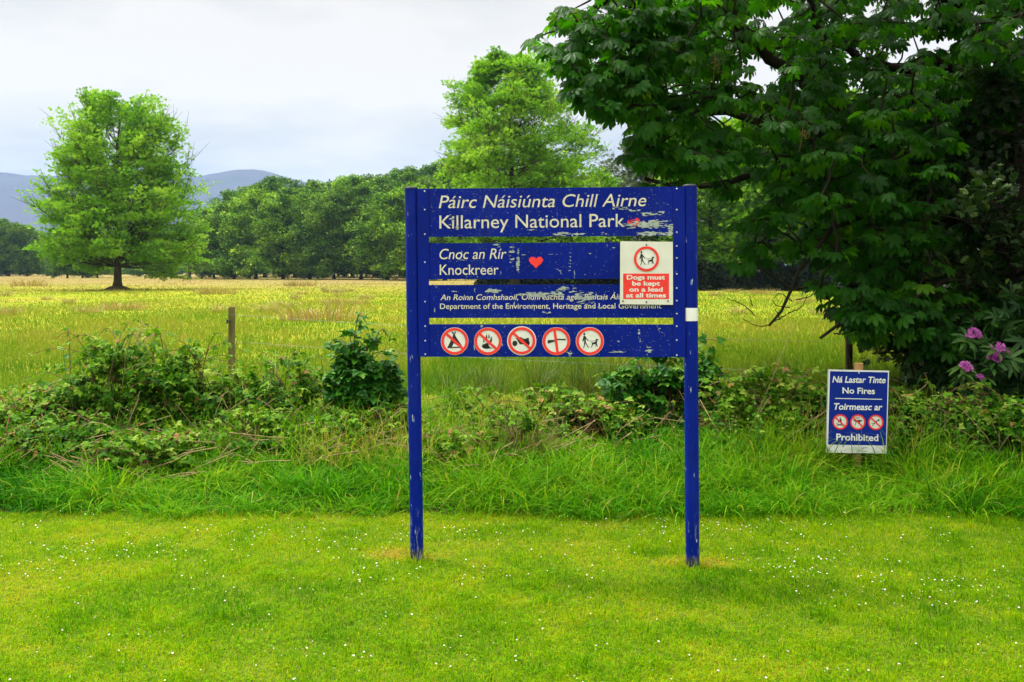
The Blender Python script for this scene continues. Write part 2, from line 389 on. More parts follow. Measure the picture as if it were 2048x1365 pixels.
def bar(x0, y0, x1, y1, w, w2=None):
    dx_, dy_ = x1 - x0, y1 - y0; l = math.hypot(dx_, dy_); nx_, ny_ = -dy_ / l, dx_ / l; w2 = w if w2 is None else w2
    return [(x0 + nx_ * w / 2, y0 + ny_ * w / 2), (x1 + nx_ * w2 / 2, y1 + ny_ * w2 / 2), (x1 - nx_ * w2 / 2, y1 - ny_ * w2 / 2), (x0 - nx_ * w / 2, y0 - ny_ * w / 2)]
def flame(cx, cy, w, h, lean=0.0):
    return [(cx, cy), (cx + w * .5, cy + h * .25), (cx + w * .35 + lean * .4, cy + h * .6), (cx + lean, cy + h), (cx - w * .3 + lean * .3, cy + h * .6), (cx - w * .5, cy + h * .25)]
def ell(cx, cy, rx, ry, n=20): return [(cx + rx * math.cos(2 * math.pi * i / n), cy + ry * math.sin(2 * math.pi * i / n)) for i in range(n)]
MANDOG = [ell(-.40, .52, .075, .085), [(-.46, .40), (-.34, .40), (-.27, .28), (-.12, .10), (-.10, .04), (-.16, .05), (-.30, .20), (-.29, -.02), (-.31, -.10), (-.42, -.10), (-.40, .15), (-.47, .00), (-.52, -.03), (-.55, .02)],
          [(-.42, -.08), (-.31, -.08), (-.36, -.30), (-.43, -.48), (-.50, -.52), (-.48, -.46), (-.42, -.28)], [(-.36, -.06), (-.29, -.08), (-.18, -.28), (-.05, -.48), (-.12, -.47), (-.24, -.30)],
          bar(-.13, .07, .12, .01, .022), bar(.12, .01, .46, .06, .022),
          [(.13, -.02), (.18, -.10), (.36, -.06), (.44, .04), (.45, .20), (.50, .16), (.64, .14), (.62, .08), (.53, .05), (.52, -.04), (.52, -.18), (.58, -.38), (.53, -.40), (.47, -.24), (.46, -.40), (.42, -.40), (.42, -.20), (.24, -.22), (.20, -.30), (.14, -.46), (.09, -.46), (.15, -.28), (.15, -.12), (.10, .0)]]
ICONS = {
    'tent': dict(black=[[(-.56, -.52), (-.14, .36), (-.02, .52), (.06, .40), (.64, -.48)], bar(-.2, .72, .04, .38, .09), bar(.08, .72, -.12, .36, .09)], white=[[(-.2, -.42), (-.05, -.14), (.3, -.40)]], slash=((-.66, .60), (.66, -.60))),
    'fire': dict(black=[ell(-.22, -.36, .22, .17), ell(-.08, -.26, .15, .14), ell(-.1, -.42, .24, .14), [(.0, -.34), (.12, -.42), (.36, -.52), (-.1, -.54)], flame(-.13, -.05, .17, .62, .06), flame(.08, .18, .11, .4, .0), flame(.22, -.12, .17, .5, .05), flame(-.3, -.12, .1, .32, -.04)], white=[], slash=((-.66, .60), (.66, -.60))),
    'vehicle': dict(black=[ell(-.50, -.19, .19, .2), ell(.40, -.16, .2, .21), [(-.44, .22), (-.16, .24), (-.06, .28), (.1, .16), (.24, .14), (.5, .24), (.54, .1), (.52, -.22), (.2, -.26), (-.14, -.26), (-.28, -.05)]], white=[], slash=((-.66, .60), (.66, -.60))),
    'gun': dict(black=[[(-.62, .09), (-.13, .10), (.02, .19), (.7, .17), (.7, .07), (.05, .09), (-.13, -.03), (-.63, -.18)]], white=[], slash=((-.13, .84), (.10, -.84))),
    'mandog': dict(black=MANDOG, white=[], slash=None),
    'campfire': dict(black=[flame(.06, -.1, .3, .75, -.08), flame(-.22, -.12, .16, .4, .04), bar(-.5, -.22, .3, -.5, .09), bar(-.5, -.5, .36, -.22, .09)], white=[], slash=((-.66, .62), (.66, -.62))),
    'barbecue': dict(black=[[(-.62, .28), (.62, .28), (.42, .08), (.2, 0), (-.2, 0), (-.42, .08)], bar(-.22, .02, -.42, -.52, .07), bar(.2, .02, .44, -.5, .07)] + [bar(-.3, .62 - .09 * k, .3, .62 - .09 * k, .03) for k in range(3)], white=[], slash=((-.66, .62), (.66, -.62))),
    'torch': dict(black=[[(.08, .30), (.46, .46), (.48, .12)], bar(.16, .2, -.3, -.22, .11), bar(-.18, -.16, -.6, -.16, .06), bar(-.22, -.22, -.5, -.5, .07), [(.0, .18), (.14, .24), (.24, .08), (.08, -.0)]], white=[], slash=((-.66, .62), (.66, -.62))),
}
def symbol(pl, cx, cy, r, kind, d, parent, name, label, edge=0.0, tilt=0.0):
    ic = ICONS[kind]; mb = MB(); q = lambda p: (cx + p[0] * r, cy - p[1] * r)
    flat(mb, pl, circ(cx, cy, r * (1 + edge)), d, 0)
    for p in ic['black']: flat(mb, pl, [q(v) for v in p], d - .0008, 2)
    for p in ic['white']: flat(mb, pl, [q(v) for v in p], d - .0014, 0)
    if ic['slash']:
        (a, b_), (c_, e_) = ic['slash']; flat(mb, pl, [q(v) for v in bar(a, b_, c_, e_, .19)], d - .0020, 1)
    ring(mb, pl, cx, cy, r * .80, r, d - .0026, 1)
    o_ = mb.build(name, [M_WHITE, M_RED, M_BLACK], parent); o_['label'] = label; return o_

def wear(pl, x0, y0, x1, y1, patches, d, mat_, parent, seed, cell=.62, thr=.5, speck=.0, shape=None, name='worn_paint'):
    """bare patches where paint has flaked off: small cells kept where a stretched noise says so"""
    xs = np.arange(x0, x1, cell); ys = np.arange(y0, y1, cell); X, Yp = np.meshgrid(xs, ys)
    nz = fbm(X * .15, Yp * .60, seed, 4); v = np.zeros_like(X)
    for (cx, cy, rx, ry, s_) in patches:
        dd = ((X - cx) / rx) ** 2 + ((Yp - cy) / ry) ** 2; v = np.maximum(v, s_ * np.clip(1.25 - dd, 0, 1))
    msk = v * .86 + (nz - .5) * 2.0 * (v > 0.02) > thr
    if speck: msk |= (fbm(X * .55, Yp * .75, seed + 5, 2) > speck)
    if shape is not None: msk = shape(X, Yp) & (nz > .52)
    iy, ix = np.nonzero(msk)
    if not len(ix): return None
    a = xs[ix]; b_ = ys[iy]; qx = np.stack([a, a + cell, a + cell, a], 1).ravel(); qy = np.stack([b_ + cell, b_ + cell, b_, b_], 1).ravel()
    uv = np.array([pl.at(p, q, d) for p, q in zip(qx, qy)])
    mb = MB(); mb.add(np.stack([uv[:, 0], np.full(len(uv), d), uv[:, 1]], 1), np.arange(len(uv)).reshape(-1, 4)); return mb.build(name, mat_, parent)
def bolts(pl, pts, d, parent, r=.0046, mats=None, name='bolt'):
    for (px, py) in pts:
        u, z = pl.at(px, py, d); mb = MB(); n = 10; an = np.arange(n) * 2 * np.pi / n
        tube(mb, [(u, d + .001, z), (u, d - .0025, z), (u, d - .004, z)], [r, r, r * .6], n); mb.build(name, mats or M_BOLT, parent)

# posts
for (tx, ty, bx, by, rt) in ((822.5, 377, 834.2, 1122, 13.4), (1380.0, 372, 1385.0, 1135, 13.8)):
    u0, z0 = SG.at(bx, by, .012); u1, z1 = SG.at(tx, ty, .012); R_ = rt / F * 5.43
    mb = MB(); zz = np.linspace(-.25, 1, 16); zz[0] = -.12
    tube(mb, [(u0 + (u1 - u0) * s, .012, z0 + (z1 - z0) * s) for s in np.linspace(-.1, 1, 18)], R_, 28)
    post = mb.build('post', M_POST, sign)
    mb = MB(); tube(mb, [(u1, .012, z1 - .004), (u1, .012, z1 + .003), (u1, .012, z1 + .007)], [R_ + .002, R_ + .002, R_ * .7], 28); mb.build('post_cap', M_CAP, post)
    if tx > 1000:
        ua, za = SG.at(1383, 642, .012); ub, zb = SG.at(1383, 616, .012); mb = MB()
        fr = lambda z: u0 + (u1 - u0) * (z - z0) / (z1 - z0)
        tube(mb, [(fr(za), .012, za), (fr(zb), .012, zb)], R_ + .0012, 28, cap=False); tp = mb.build('tape', M_TAPE, post); tp['label'] = 'band of white tape round the right post'
# fixing strips beside the posts
for pts in ([(837, 714), (858.5, 714), (857, 378), (835, 379)], [(1346.5, 714.5), (1371, 714.5), (1369, 374), (1346.5, 374)]):
    mb = MB(); slab(mb, SG, pts, -.0185, -.0125); strip = mb.build('fixing_strip', M_NAVY, sign)
    lx = 850 if pts[0][0] < 1000 else 1353.5
    ys = [383, 420, 469, 525, 604, 653, 682, 709] if lx < 1000 else [378, 420, 465, 492.5, 516.5, 548.5, 577, 602, 628, 653, 681, 711]
    bolts(SG, [(lx + (0 if lx > 1000 else (y - 540) * .004), y) for y in ys], -.0185, strip)
def panel(pts, label):
    mb = MB(); slab(mb, SG, pts, -.012, -.001); o_ = mb.build('board', M_NAVY, sign); o_['label'] = label
    mb = MB()                                            # folded back edge, top and bottom
    return o_
z1 = lambda x, y: (780 + x / 3.2, 350 + y / 3.2)
def zp(lst): return [(780 + a / 3.2, 350 + b_ / 3.2, c_ / 3.2, d_ / 3.2, s_) for a, b_, c_, d_, s_ in lst]
p1 = panel([(838, 474.5), (1366, 472), (1366, 374), (837, 378)], 'top blue board with the park name in two languages')
lettering(SG, 'Páirc Náisiúnta Chill Airne', (877.5, 416.8), (1292.5, 412.7), 25, -.0132, M_CREAM, p1, .2, 0)
lettering(SG, 'Killarney National Park', (878.7, 457.6), (1249, 454), 26, -.0132, M_CREAM, p1, 0, .001)
wear(SG, 862, 380, 1347, 474, zp([(1640, 318, 150, 26, .95), (1660, 250, 75, 14, .6), (1735, 240, 30, 9, .65), (1480, 215, 70, 12, .5), (1560, 228, 45, 14, .5), (1650, 375, 80, 16, .9), (1750, 378, 60, 14, .6), (1795, 345, 20, 50, .9), (1100, 378, 60, 13, .95), (1210, 380, 50, 10, .9), (1365, 377, 24, 10, .8), (395, 290, 22, 50, .45), (430, 335, 12, 32, .6), (905, 352, 30, 5, .6), (1720, 295, 60, 10, .6), (1560, 340, 50, 10, .5)]), -.0142, M_WEAR, p1, 21, speck=.86)
def heart(cx, cy, w, h):
    def f(X, Yp):
        x = (X - cx) / (w / 2.3); y = -(Yp - cy) / (h / 2.35) + .18
        return (x * x + y * y - 1) ** 3 - x * x * y ** 3 < 0
    return f
o_ = wear(SG, 1252, 434, 1284, 458, [], -.0149, M_RED, p1, 5, cell=.5, shape=heart(1267, 445, 26, 20), name='heart_sticker'); o_['label'] = 'worn remains of a pink red heart'
p2 = panel([(839, 559), (1366, 557.5), (1366, 485), (838, 487)], 'second blue board naming the townland in two languages')
lettering(SG, 'Cnoc an Rír', (879, 518.9), (1013, 517.8), 20.5, -.0132, M_CREAM, p2, .2, .001)
lettering(SG, 'Knockreer', (879.4, 550.2), (997, 549.6), 20.5, -.0132, M_CREAM, p2, 0, .002)
wear(SG, 862, 488, 1345, 557, zp([(818, 560, 12, 60, .9), (820, 500, 7, 40, .7), (780, 510, 22, 75, .45), (690, 450, 30, 12, .6), (1080, 608, 18, 10, .6), (850, 510, 30, 5, .5), (1040, 512, 30, 6, .4), (480, 545, 60, 10, .4), (1150, 560, 14, 60, .35), (1275, 505, 15, 5, .6), (1440, 470, 20, 15, .45), (500, 655, 30, 8, .5)]), -.0142, M_WEAR, p2, 33, speck=.88)
th_ = np.linspace(0, 2 * np.pi, 48, endpoint=False)
hx_ = 16 * np.sin(th_) ** 3; hy_ = 13 * np.cos(th_) - 5 * np.cos(2 * th_) - 2 * np.cos(3 * th_) - np.cos(4 * th_)
mb = MB(); flat(mb, SG, [(1072 + a * 14 / 16 + .6 * math.sin(i * 1.7), 524 - b_ * 12.4 / 15) for i, (a, b_) in enumerate(zip(hx_, hy_))], -.0149, 0); o_ = mb.build('heart_sticker', M_RED, p2); o_['label'] = 'bright red heart in the middle of the board'
p3 = panel([(840, 636.5), (1366, 636), (1366, 569), (839, 570.5)], 'third blue board with the department name in small letters')
lettering(SG, 'An Roinn Comhshaoil, Oidhreachta agus Rialtais Áitiúil', (880.6, 600.6), (1262, 599), 11, -.0132, M_CREAM, p3, .2, .005)
lettering(SG, 'Department of the Environment, Heritage and Local Government', (880, 618.3), (1322.8, 617.2), 10.6, -.0132, M_CREAM, p3, 0, .006)
wear(SG, 862, 571, 1345, 636, zp([(655, 742, 55, 17, 1.0), (930, 765, 120, 17, .9), (1060, 760, 70, 16, .75), (1130, 735, 75, 28, .6), (1240, 775, 75, 34, .66), (1250, 812, 55, 22, .55), (1310, 847, 70, 5, .8), (870, 765, 40, 10, .8), (400, 745, 30, 5, .4), (1000, 880, 50, 6, .4), (285, 865, 4, 20, .8)]), -.0142, M_WEAR, p3, 47, speck=.88)
# navy flakes left over the worn letters
p4 = panel([(841, 714), (1366, 714.6), (1366, 649.5), (840, 649)], 'lowest blue board with five round red symbols')
for (cx, cy, r_, kd, lb, eg) in ((909.2, 683, 26.8, 'tent', 'round no camping symbol with a tent', .03), (975.8, 683, 27.2, 'fire', 'round no fires symbol with flames', 0.02), (1043.4, 682, 27.2, 'vehicle', 'round no vehicles symbol with a pale outer edge', .075), (1112.5, 683, 27.4, 'gun', 'round no shooting symbol with a shotgun', .02), (1179.7, 683, 27.4, 'mandog', 'round symbol of a person with a dog on a lead', .03)):
    symbol(SG, cx, cy, r_, kd, -.0134, p4, 'prohibition_symbol', lb, eg)
wear(SG, 862, 651, 1362, 713, zp([(1592, 1010, 8, 26, .7), (1600, 1070, 9, 26, .6), (1655, 1125, 26, 34, .6), (1450, 1130, 60, 10, .5), (1150, 1140, 22, 18, .6), (585, 965, 8, 12, .8), (1880, 1080, 10, 12, .6), (1460, 1065, 9, 6, .8), (1720, 985, 14, 8, .6)]), -.0140, M_WEAR, p4, 61, speck=.87)
# the white notice bolted on at the right
mb = MB(); slab(mb, SG, [(1240, 609), (1346, 610), (1345.6, 484), (1240.5, 483)], -.0235, -.0205); nb = mb.build('dog_notice', plain('ivory_plate', (.60, .61, .56), .45, .35, .06, 12), sign); nb['label'] = 'ivory notice about dogs bolted over the right end of the middle boards'
symbol(SG, 1293, 518.2, 25.2, 'mandog', -.0243, nb, 'prohibition_symbol', 'red ring round a person walking a dog', 0)
mb = MB(); slab(mb, SG, [(1246.3, 598.4), (1338, 598.4), (1338, 547.6), (1246.3, 547.6)], -.0243, -.0237); mb.build('red_field', M_RED, nb)
for tx, l_, r_, y in (('Dogs must', 1253.5, 1330, 559.2), ('be kept', 1264.3, 1320, 571.4), ('on a lead', 1258.5, 1325.5, 583.4), ('at all times', 1252, 1332, 595.2)):
    lettering(SG, tx, (l_, y), (r_, y), 8.4, -.0250, M_WHITE, nb, 0, .028)
bolts(SG, [(1293, 490), (1245.8, 602.5), (1336, 602.5), (1293, 604.5)], -.0236, nb, .0045, plain('rusty_bolt', (.09, .05, .03), .8, .2))

# ------------------------------------------------------------------ the small fires sign
FB = G(1714, 945); FY = 7.5
FS = Plane((P(1714, 945, FY)[0], FY, 0), 0.0)
fs = empty('fire_notice', FS.O)
tag(fs, 'small blue white bordered notice against fires on a wooden stake in long grass', 'sign')
M_FBLUE = plain('blue_print', (.0025, .018, .24), .5, .15, .12, 6); M_STAKE = plain('stake_wood', (.30, .17, .07), .8, .1, .35, 18, stretch=(1, 1, .15)); M_OFFW = plain('white_board', (.66, .68, .70), .45, .35, .06, 10)
mb = MB(); u0, z0 = FS.at(1712, 960, .02); u1, z1_ = FS.at(1718, 727, .02)
tube(mb, [(u0, .025, -.1), (u0, .025, z0), (u1, .025, z1_)], [.036, .036, .034], 8); mb.build('stake', M_STAKE, fs)
mb = MB(); slab(mb, FS, [(1651.2, 905.6), (1773.7, 907.6), (1779, 742.2), (1656, 739.6)], -.022, -.016); bd = mb.build('board', M_OFFW, fs)
mb = MB(); slab(mb, FS, [(1656.2, 889.6), (1772.0, 891.6), (1776.0, 745.2), (1660.2, 742.8)], -.0228, -.0222); mb.build('blue_field', M_FBLUE, bd)
for (x0, y0, x1, y1) in ((1651.6, 905.2, 1656.4, 739.9), (1773.5, 907.2, 1778.7, 742.4)):
    mb = MB(); flat(mb, FS, bar(x0, y0, x1, y1, .9), -.0226, 0); mb.build('dark_edge', M_CAP, bd)
fz = lambda x, y: (1600 + x / 3.792, 600 + y / 3.792)
for tx, x0, x1, yb, yc, sh in (('Ná Lastar Tinte', 245, 650, 628, 582, .2), ('No Fires', 322, 568, 711, 667, 0), ('Toirmeasc ar', 257, 625, 834, 787, .2), ('Prohibited', 275, 594, 1067, 1018, 0)):
    a_ = fz(x0, yb); c_ = fz(x1, yb); lettering(FS, tx, (a_[0], a_[1] - .5), (c_[0], c_[1] + 1.0), (yb - yc) / 3.792, -.0236, M_OFFW, bd, sh, .022)
mb = MB(); flat(mb, FS, bar(*fz(266, 748), *fz(622, 755), 1.5), -.0236, 0); mb.build('rule', M_OFFW, bd)
for cx, cy, kd, lb in ((305, 926, 'campfire', 'no campfires symbol'), (439, 928, 'barbecue', 'no barbecues symbol'), (575, 930, 'torch', 'no throwing of burning matter symbol')):
    symbol(FS, *fz(cx, cy), 15.4, kd, -.0236, bd, 'prohibition_symbol', lb, 0)
mb = MB()
for k_ in range(4): flat(mb, FS, bar(1703 + k_ % 2, 895.5 + k_ * 2.4, 1731 - 3 * (k_ % 3), 895.9 + k_ * 2.4, .55), -.0228, 0)
for q_ in ((1745.5, 896, 1745.8, 904), (1750.5, 897, 1750.8, 904.5), (1754, 896, 1754.2, 904), (1754, 904, 1759, 904.4), (1763, 897, 1766, 904), (1766, 904, 1770, 896)): flat(mb, FS, bar(*q_, .7), -.0228, 0)
mb.build('small_print', plain('grey_print', (.25, .26, .27), .6, .2), bd)
bolts(FS, [fz(447, 555), fz(432, 1160)], -.0228, bd, .006)

# ------------------------------------------------------------------ fence posts and wire
M_FP = plain('weathered_post', (.115, .105, .04), .9, .1, .45, 14, stretch=(1, 1, .12)); M_FP2 = plain('dark_brown_post', (.05, .035, .022), .9, .1, .5, 14, stretch=(1, 1, .15)); M_WIRE = plain('galvanised_wire', (.22, .22, .21), .5, .4, metal=.6)  # the second post is a darker brown than the first
fa = P(463.5, 614, 14.2); mb = MB()
sq = np.array([(-.037, -.04), (.037, -.04), (.037, .04), (-.037, .04)]); zl = (-.3, fa[2] - .012, fa[2])
V = [(x * (1 if k < 2 else .86), y * (1 if k < 2 else .86), z) for k, z in enumerate(zl) for x, y in sq]
mb.add(V, [(k * 4 + i, k * 4 + (i + 1) % 4, k * 4 + 4 + (i + 1) % 4, k * 4 + 4 + i) for k in range(2) for i in range(4)] + [(8, 9, 10, 11)])
o1 = empty('fence_post', (fa[0], fa[1], 0)); mb.build('stake', M_FP, o1)
mb = MB(); tube(mb, [(-.05, -.05, fa[2] - .21), (-.03, -.055, fa[2] - .19), (0, -.05, fa[2] - .2)], .008, 6); tube(mb, [(-.052, -.05, fa[2] - .18), (-.052, -.052, fa[2] - .24)], .012, 6); mb.build('staple', M_CAP, o1)
tag(o1, 'square pale weathered fence post standing alone in the meadow behind the brambles', 'fence post', 'posts of the old field fence')
fb = P(1698, 667, 10.6); mb = MB(); tube(mb, [(0, 0, -.3), (0, 0, fb[2] - .01), (0, 0, fb[2])], [.038, .038, .032], 12)
o2 = mb.build('fence_post', M_FP2); o2.location = (fb[0], fb[1], 0)
tag(o2, 'dark round fence post just behind the small fire notice', 'fence post', 'posts of the old field fence')
mb = MB()
for zf in (.9, .55):
    a_ = np.array((fa[0], fa[1] - .05, fa[2] * zf)); c_ = np.array((fb[0], fb[1] - .045, fb[2] * zf)); tt = np.linspace(0, 1, 24)[:, None]
    tube(mb, a_ + (c_ - a_) * tt - np.array((0, 0, .05)) * (4 * tt * (1 - tt)), .0016, 4)
tag(mb.build('fence_wire', M_WIRE), 'two thin sagging fence wires strung between the two field posts', 'wire')

# ------------------------------------------------------------------ mown lawn
M_LAWN = leafmat('lawn_grass', [(0, (.035, .15, .001)), (.3, (.12, .30, .001)), (.55, (.25, .40, .002)), (.8, (.40, .42, .006)), (1, (.46, .31, .06))], .4, .65, .025, (1.1, 1.1, .2))
def lawn_var(x, y):
    v = .22 + .30 * fbm(x * .9, y * .9, 31, 4) + .62 * (fbm(x * 5, y * 5, 37, 3) - .38)
    def dab(px, py, rx, ry, s):
        g = G(px, py); return s * np.exp(-((x - g[0]) / rx) ** 2 - ((y - g[1]) / ry) ** 2)
    v = v + dab(775, 1112, .12, .12, .75) + dab(835, 1120, .09, .07, .6) + dab(880, 1112, .16, .10, .5) + dab(1405, 1128, .19, .10, .85) + dab(1340, 1300, .2, .1, .2) + dab(1150, 1090, .3, .08, .25) + dab(1330, 1130, .15, .06, .25) + dab(1600, 1340, .32, .12, .36) + dab(60, 1180, .45, .3, .16) + dab(1000, 1095, .5, .2, .14) + dab(200, 1085, 1.2, .25, .10)
    v = v - dab(1500, 1185, .35, .15, .22) - dab(1700, 1260, .5, .14, .12) - dab(450, 1190, .4, .2, .10) - dab(600, 1260, .6, .2, .10) + dab(900, 1045, 1.5, .2, .12)
    return v
n = 560000
yy = 2.6 + (EDGE - 2.6) * RNG.random(n) ** 1.25; xx = (RNG.random(n) * 2 - 1) * (yy * .60 + 2.3)
yy = np.minimum(yy, EDGE + .06 + .34 * (fbm(xx * 1.6, xx * 0, 77, 3) - .5) + .16 * (fbm(xx * 6, xx * 0, 79, 2) - .5))
var = np.clip(lawn_var(xx, yy) + RNG.normal(0, .19, n), 0, 1)
hgt = (.016 + .022 * RNG.random(n)) * (.65 + .8 * fbm(xx * 3.1, yy * 3.1, 41)) * (1.35 - .7 * np.clip(var, 0, 1)) * (1 + 1.1 * np.clip(fbm(xx * 7, yy * 7, 43, 2) - .62, 0, 1) * 4)
mb = MB(); blades(mb, np.stack([xx, yy, np.zeros(n)], -1), hgt, .0022 + .0022 * RNG.random(n), RNG.uniform(.1, 1.5, n), RNG.uniform(0, 2 * np.pi, n), var, 2)
for px_, py_ in ((834, 1122), (1385, 1135)):                         # uncut grass round the feet of the posts
    g = G(px_, py_); k_ = 90; a_ = RNG.uniform(0, 6.28, k_); r_ = RNG.uniform(.04, .075, k_)
    blades(mb, np.stack([g[0] + r_ * np.cos(a_), g[1] + r_ * np.sin(a_), np.zeros(k_)], -1), RNG.uniform(.03, .085, k_), np.full(k_, .0035), RNG.gamma(2, .3, k_), a_, np.clip(RNG.normal(.6, .25, k_), 0, 1), 3)
n = 40000                                                        # clover leaves and moss between the blades
yy = 2.6 + (EDGE - 2.65) * RNG.random(n) ** 1.2; xx = (RNG.random(n) * 2 - 1) * (yy * .60 + 2.3)
kp = fbm(xx * 1.7, yy * 1.7, 53, 3) > .5; xx, yy = xx[kp], yy[kp]; n = len(xx)
CLV = strip_leaf([0, .45, .85, 1], [.05, .32, .34, .1], .1, .1)
clov = merge([(CLV, rotz(a), (0, 0, 0)) for a in (0, 2.1, 4.2)])
scatter(mb, clov, np.stack([xx, yy, RNG.uniform(.006, .022, n)], -1), frames(np.stack([*(RNG.normal(size=(2, n))), RNG.normal(0, .2, n)], -1), np.array((0, 0, 1.0)) + .5 * runit(n)), RNG.uniform(.005, .010, n), np.clip(.12 + .3 * RNG.random(n), 0, 1))
tag(mb.build('lawn_grass', M_LAWN), kind='stuff')

# daisies: the nearest 300 one by one, the rest together
M_PETAL = plain('daisy_petal', (.66, .65, .60), .6, .2); M_EYE = plain('daisy_eye', (.70, .48, .03), .7, .2); M_STALK = plain('daisy_stalk', (.10, .17, .03), .7, .2)
def daisy(mb, off=(0, 0, 0), sc=1.0, tilt=(0, 0), h=.03, closed=.0):
    off = np.array(off, float); n = 11; V = []; Fc = []
    an = np.arange(n) * 2 * np.pi / n; top = off + np.array((tilt[0] * h, tilt[1] * h, h))
    nrm = np.array((tilt[0], tilt[1], 1.0)); nrm /= np.linalg.norm(nrm); a = np.cross(nrm, (0, 1, 0)); a /= np.linalg.norm(a); b_ = np.cross(nrm, a)
    r = .0072 * sc
    for i in range(n):
        d = math.cos(an[i]) * a + math.sin(an[i]) * b_; s = -math.sin(an[i]) * a + math.cos(an[i]) * b_; k = len(V)
        V += [top + d * r * .2 - s * r * .1, top + d * r * .2 + s * r * .1, top + d * r * .75 + s * r * .24 + nrm * r * (.15 + closed), top + d * r + nrm * r * (.1 + closed * 1.3), top + d * r * .75 - s * r * .24 + nrm * r * (.15 + closed)]
        Fc.append((k, k + 1, k + 2, k + 3, k + 4))
    mb.add(V, Fc, .5, 0)
    e = [top + nrm * r * .16 + (math.cos(x) * a + math.sin(x) * b_) * r * .34 for x in an[::2]]; mb.add(e, [list(range(len(e)))[::-1]], .5, 1); mb.add(e, [list(range(len(e)))], .5, 1)
    tube(mb, [off - (0, 0, .005), off + np.array((tilt[0] * h * .4, tilt[1] * h * .4, h * .5)), top], .0008 * sc, 4, .5, 2, False)
n = 60000
yy = 3.2 + (EDGE - 3.25) * RNG.random(n); xx = (RNG.random(n) * 2 - 1) * (yy * .53 + .3)
dens = np.clip((fbm(xx * 1.3, yy * 1.3, 91, 3) - .47) * 4, .015, 1) ** 1.5 * (.35 + .65 * (fbm(xx * 6, yy * 6, 95, 2) > .5))
def dabd(px, py, rx, ry, s): g = G(px, py); return s * np.exp(-((xx - g[0]) / rx) ** 2 - ((yy - g[1]) / ry) ** 2)
dens = dens * .35 + dabd(1780, 1195, .34, .13, .55) + dabd(1960, 1190, .3, .25, .4) + dabd(700, 1330, .45, .14, .3) + dabd(1480, 1055, .4, .2, .45) + dabd(560, 1080, .9, .2, .22) + dabd(930, 1070, .4, .2, .3) + dabd(1250, 1250, .6, .2, .06) + dabd(250, 1110, .5, .15, .2) + dabd(940, 1160, .3, .12, .2)
kp = RNG.random(n) < (dens * .17 + .012 * (fbm(xx * 2, yy * 2, 97, 2) > .42)); xx, yy = xx[kp], yy[kp]
o_ = np.argsort(yy); xx, yy = xx[o_], yy[o_]
dv = []
for k_ in range(6):
    mb = MB(); daisy(mb, (0, 0, 0), 1, (RNG.normal(0, .25), RNG.normal(-.15, .25)), RNG.uniform(.024, .042), 0 if k_ < 4 else .55); dv.append(mb.mesh('daisy', [M_PETAL, M_EYE, M_STALK]))
vis = np.nonzero(np.abs(xx) < yy * .513 + .0)[0]; vis = vis[(yy[vis] > CAMZ * F / (1365 - HZ))][:300]; vs = set(vis.tolist())
mb = MB()
for i in range(len(xx)):
    s = RNG.uniform(.36, .68)
    if i in vs:
        o_ = link(bpy.data.objects.new('daisy', dv[i % 6])); o_.location = (xx[i], yy[i], 0); o_.rotation_euler = (0, 0, RNG.uniform(0, 6.3)); o_.scale = (s, s, s)
        tag(o_, 'small white daisy with a yellow eye in the mown lawn', 'daisy', 'daisies scattered over the lawn')
    else: daisy(mb, (xx[i], yy[i], 0), s, (RNG.normal(0, .25), RNG.normal(-.15, .25)), RNG.uniform(.022, .04), 0)
tag(mb.build('distant_daisies', [M_PETAL, M_EYE, M_STALK]), kind='stuff')

# ------------------------------------------------------------------ long grass on the bank
M_BANK = leafmat('bank_grass', [(0, (.008, .075, .0015)), (.3, (.035, .19, .002)), (.55, (.115, .31, .004)), (.8, (.25, .36, .012)), (1, (.46, .36, .12))], .4, .55, .06, (1.15, 1.15, .35))
nt_ = 4100
ty = EDGE + 3.2 * RNG.random(nt_) ** 1.25; tx = (RNG.random(nt_) * 2 - 1) * (ty * .60 + 2.8); ty = ty + .34 * (fbm(tx * 1.6, tx * 0, 77, 3) - .5) + .16 * (fbm(tx * 6, tx * 0, 79, 2) - .5)
tsz = RNG.uniform(.45, 1.25, nt_) * (.5 + fbm(tx * 1.3, ty * 1.3, 61, 3)); tvar = np.clip(-.02 + .85 * fbm(tx * .8, ty * 1.0, 63, 3) + RNG.normal(0, .10, nt_) - .10 * sstep(1.5, 3.0, tx), 0, .8)
k = (np.abs(tx - FS.O[0]) < .30) & (ty < 7.5) & (ty > 6.85); tsz[k] *= .5
fr = (.62 + .38 * sstep(EDGE, EDGE + .5, ty)) * (1 - .42 * sstep(7.3, 8.2, ty))
nb_ = RNG.integers(26, 46, nt_); ti = np.repeat(np.arange(nt_), nb_); n = len(ti)
ra = RNG.uniform(0, 2 * np.pi, n); rd = np.sqrt(RNG.random(n)) * .085 * (.6 + tsz[ti])
xx = tx[ti] + rd * np.cos(ra); yy = ty[ti] + rd * np.sin(ra); h = .27 * tsz[ti] * fr[ti] * RNG.uniform(.45, 1.15, n)
var = np.clip(tvar[ti] + RNG.normal(0, .11, n), 0, .88); dry = RNG.random(n) < .02 + .14 * sstep(7, 8, yy) * (fbm(xx * 1.5, yy * 1.5, 66, 2) > .47); var[dry] = RNG.uniform(.82, 1, dry.sum())
mb = MB(); blades(mb, np.stack([xx, yy, gz(xx, yy) - .01], -1), h, .005 + .008 * RNG.random(n), RNG.gamma(2, .38, n) + .2, ra + RNG.normal(0, .7, n), var, 4)
n = 21000; yy = EDGE + .1 + 3.2 * RNG.random(n); xx = (RNG.random(n) * 2 - 1) * (yy * .60 + 2.8); var = np.clip(.15 + .5 * fbm(xx, yy, 64, 3) + RNG.normal(0, .1, n), 0, .9)
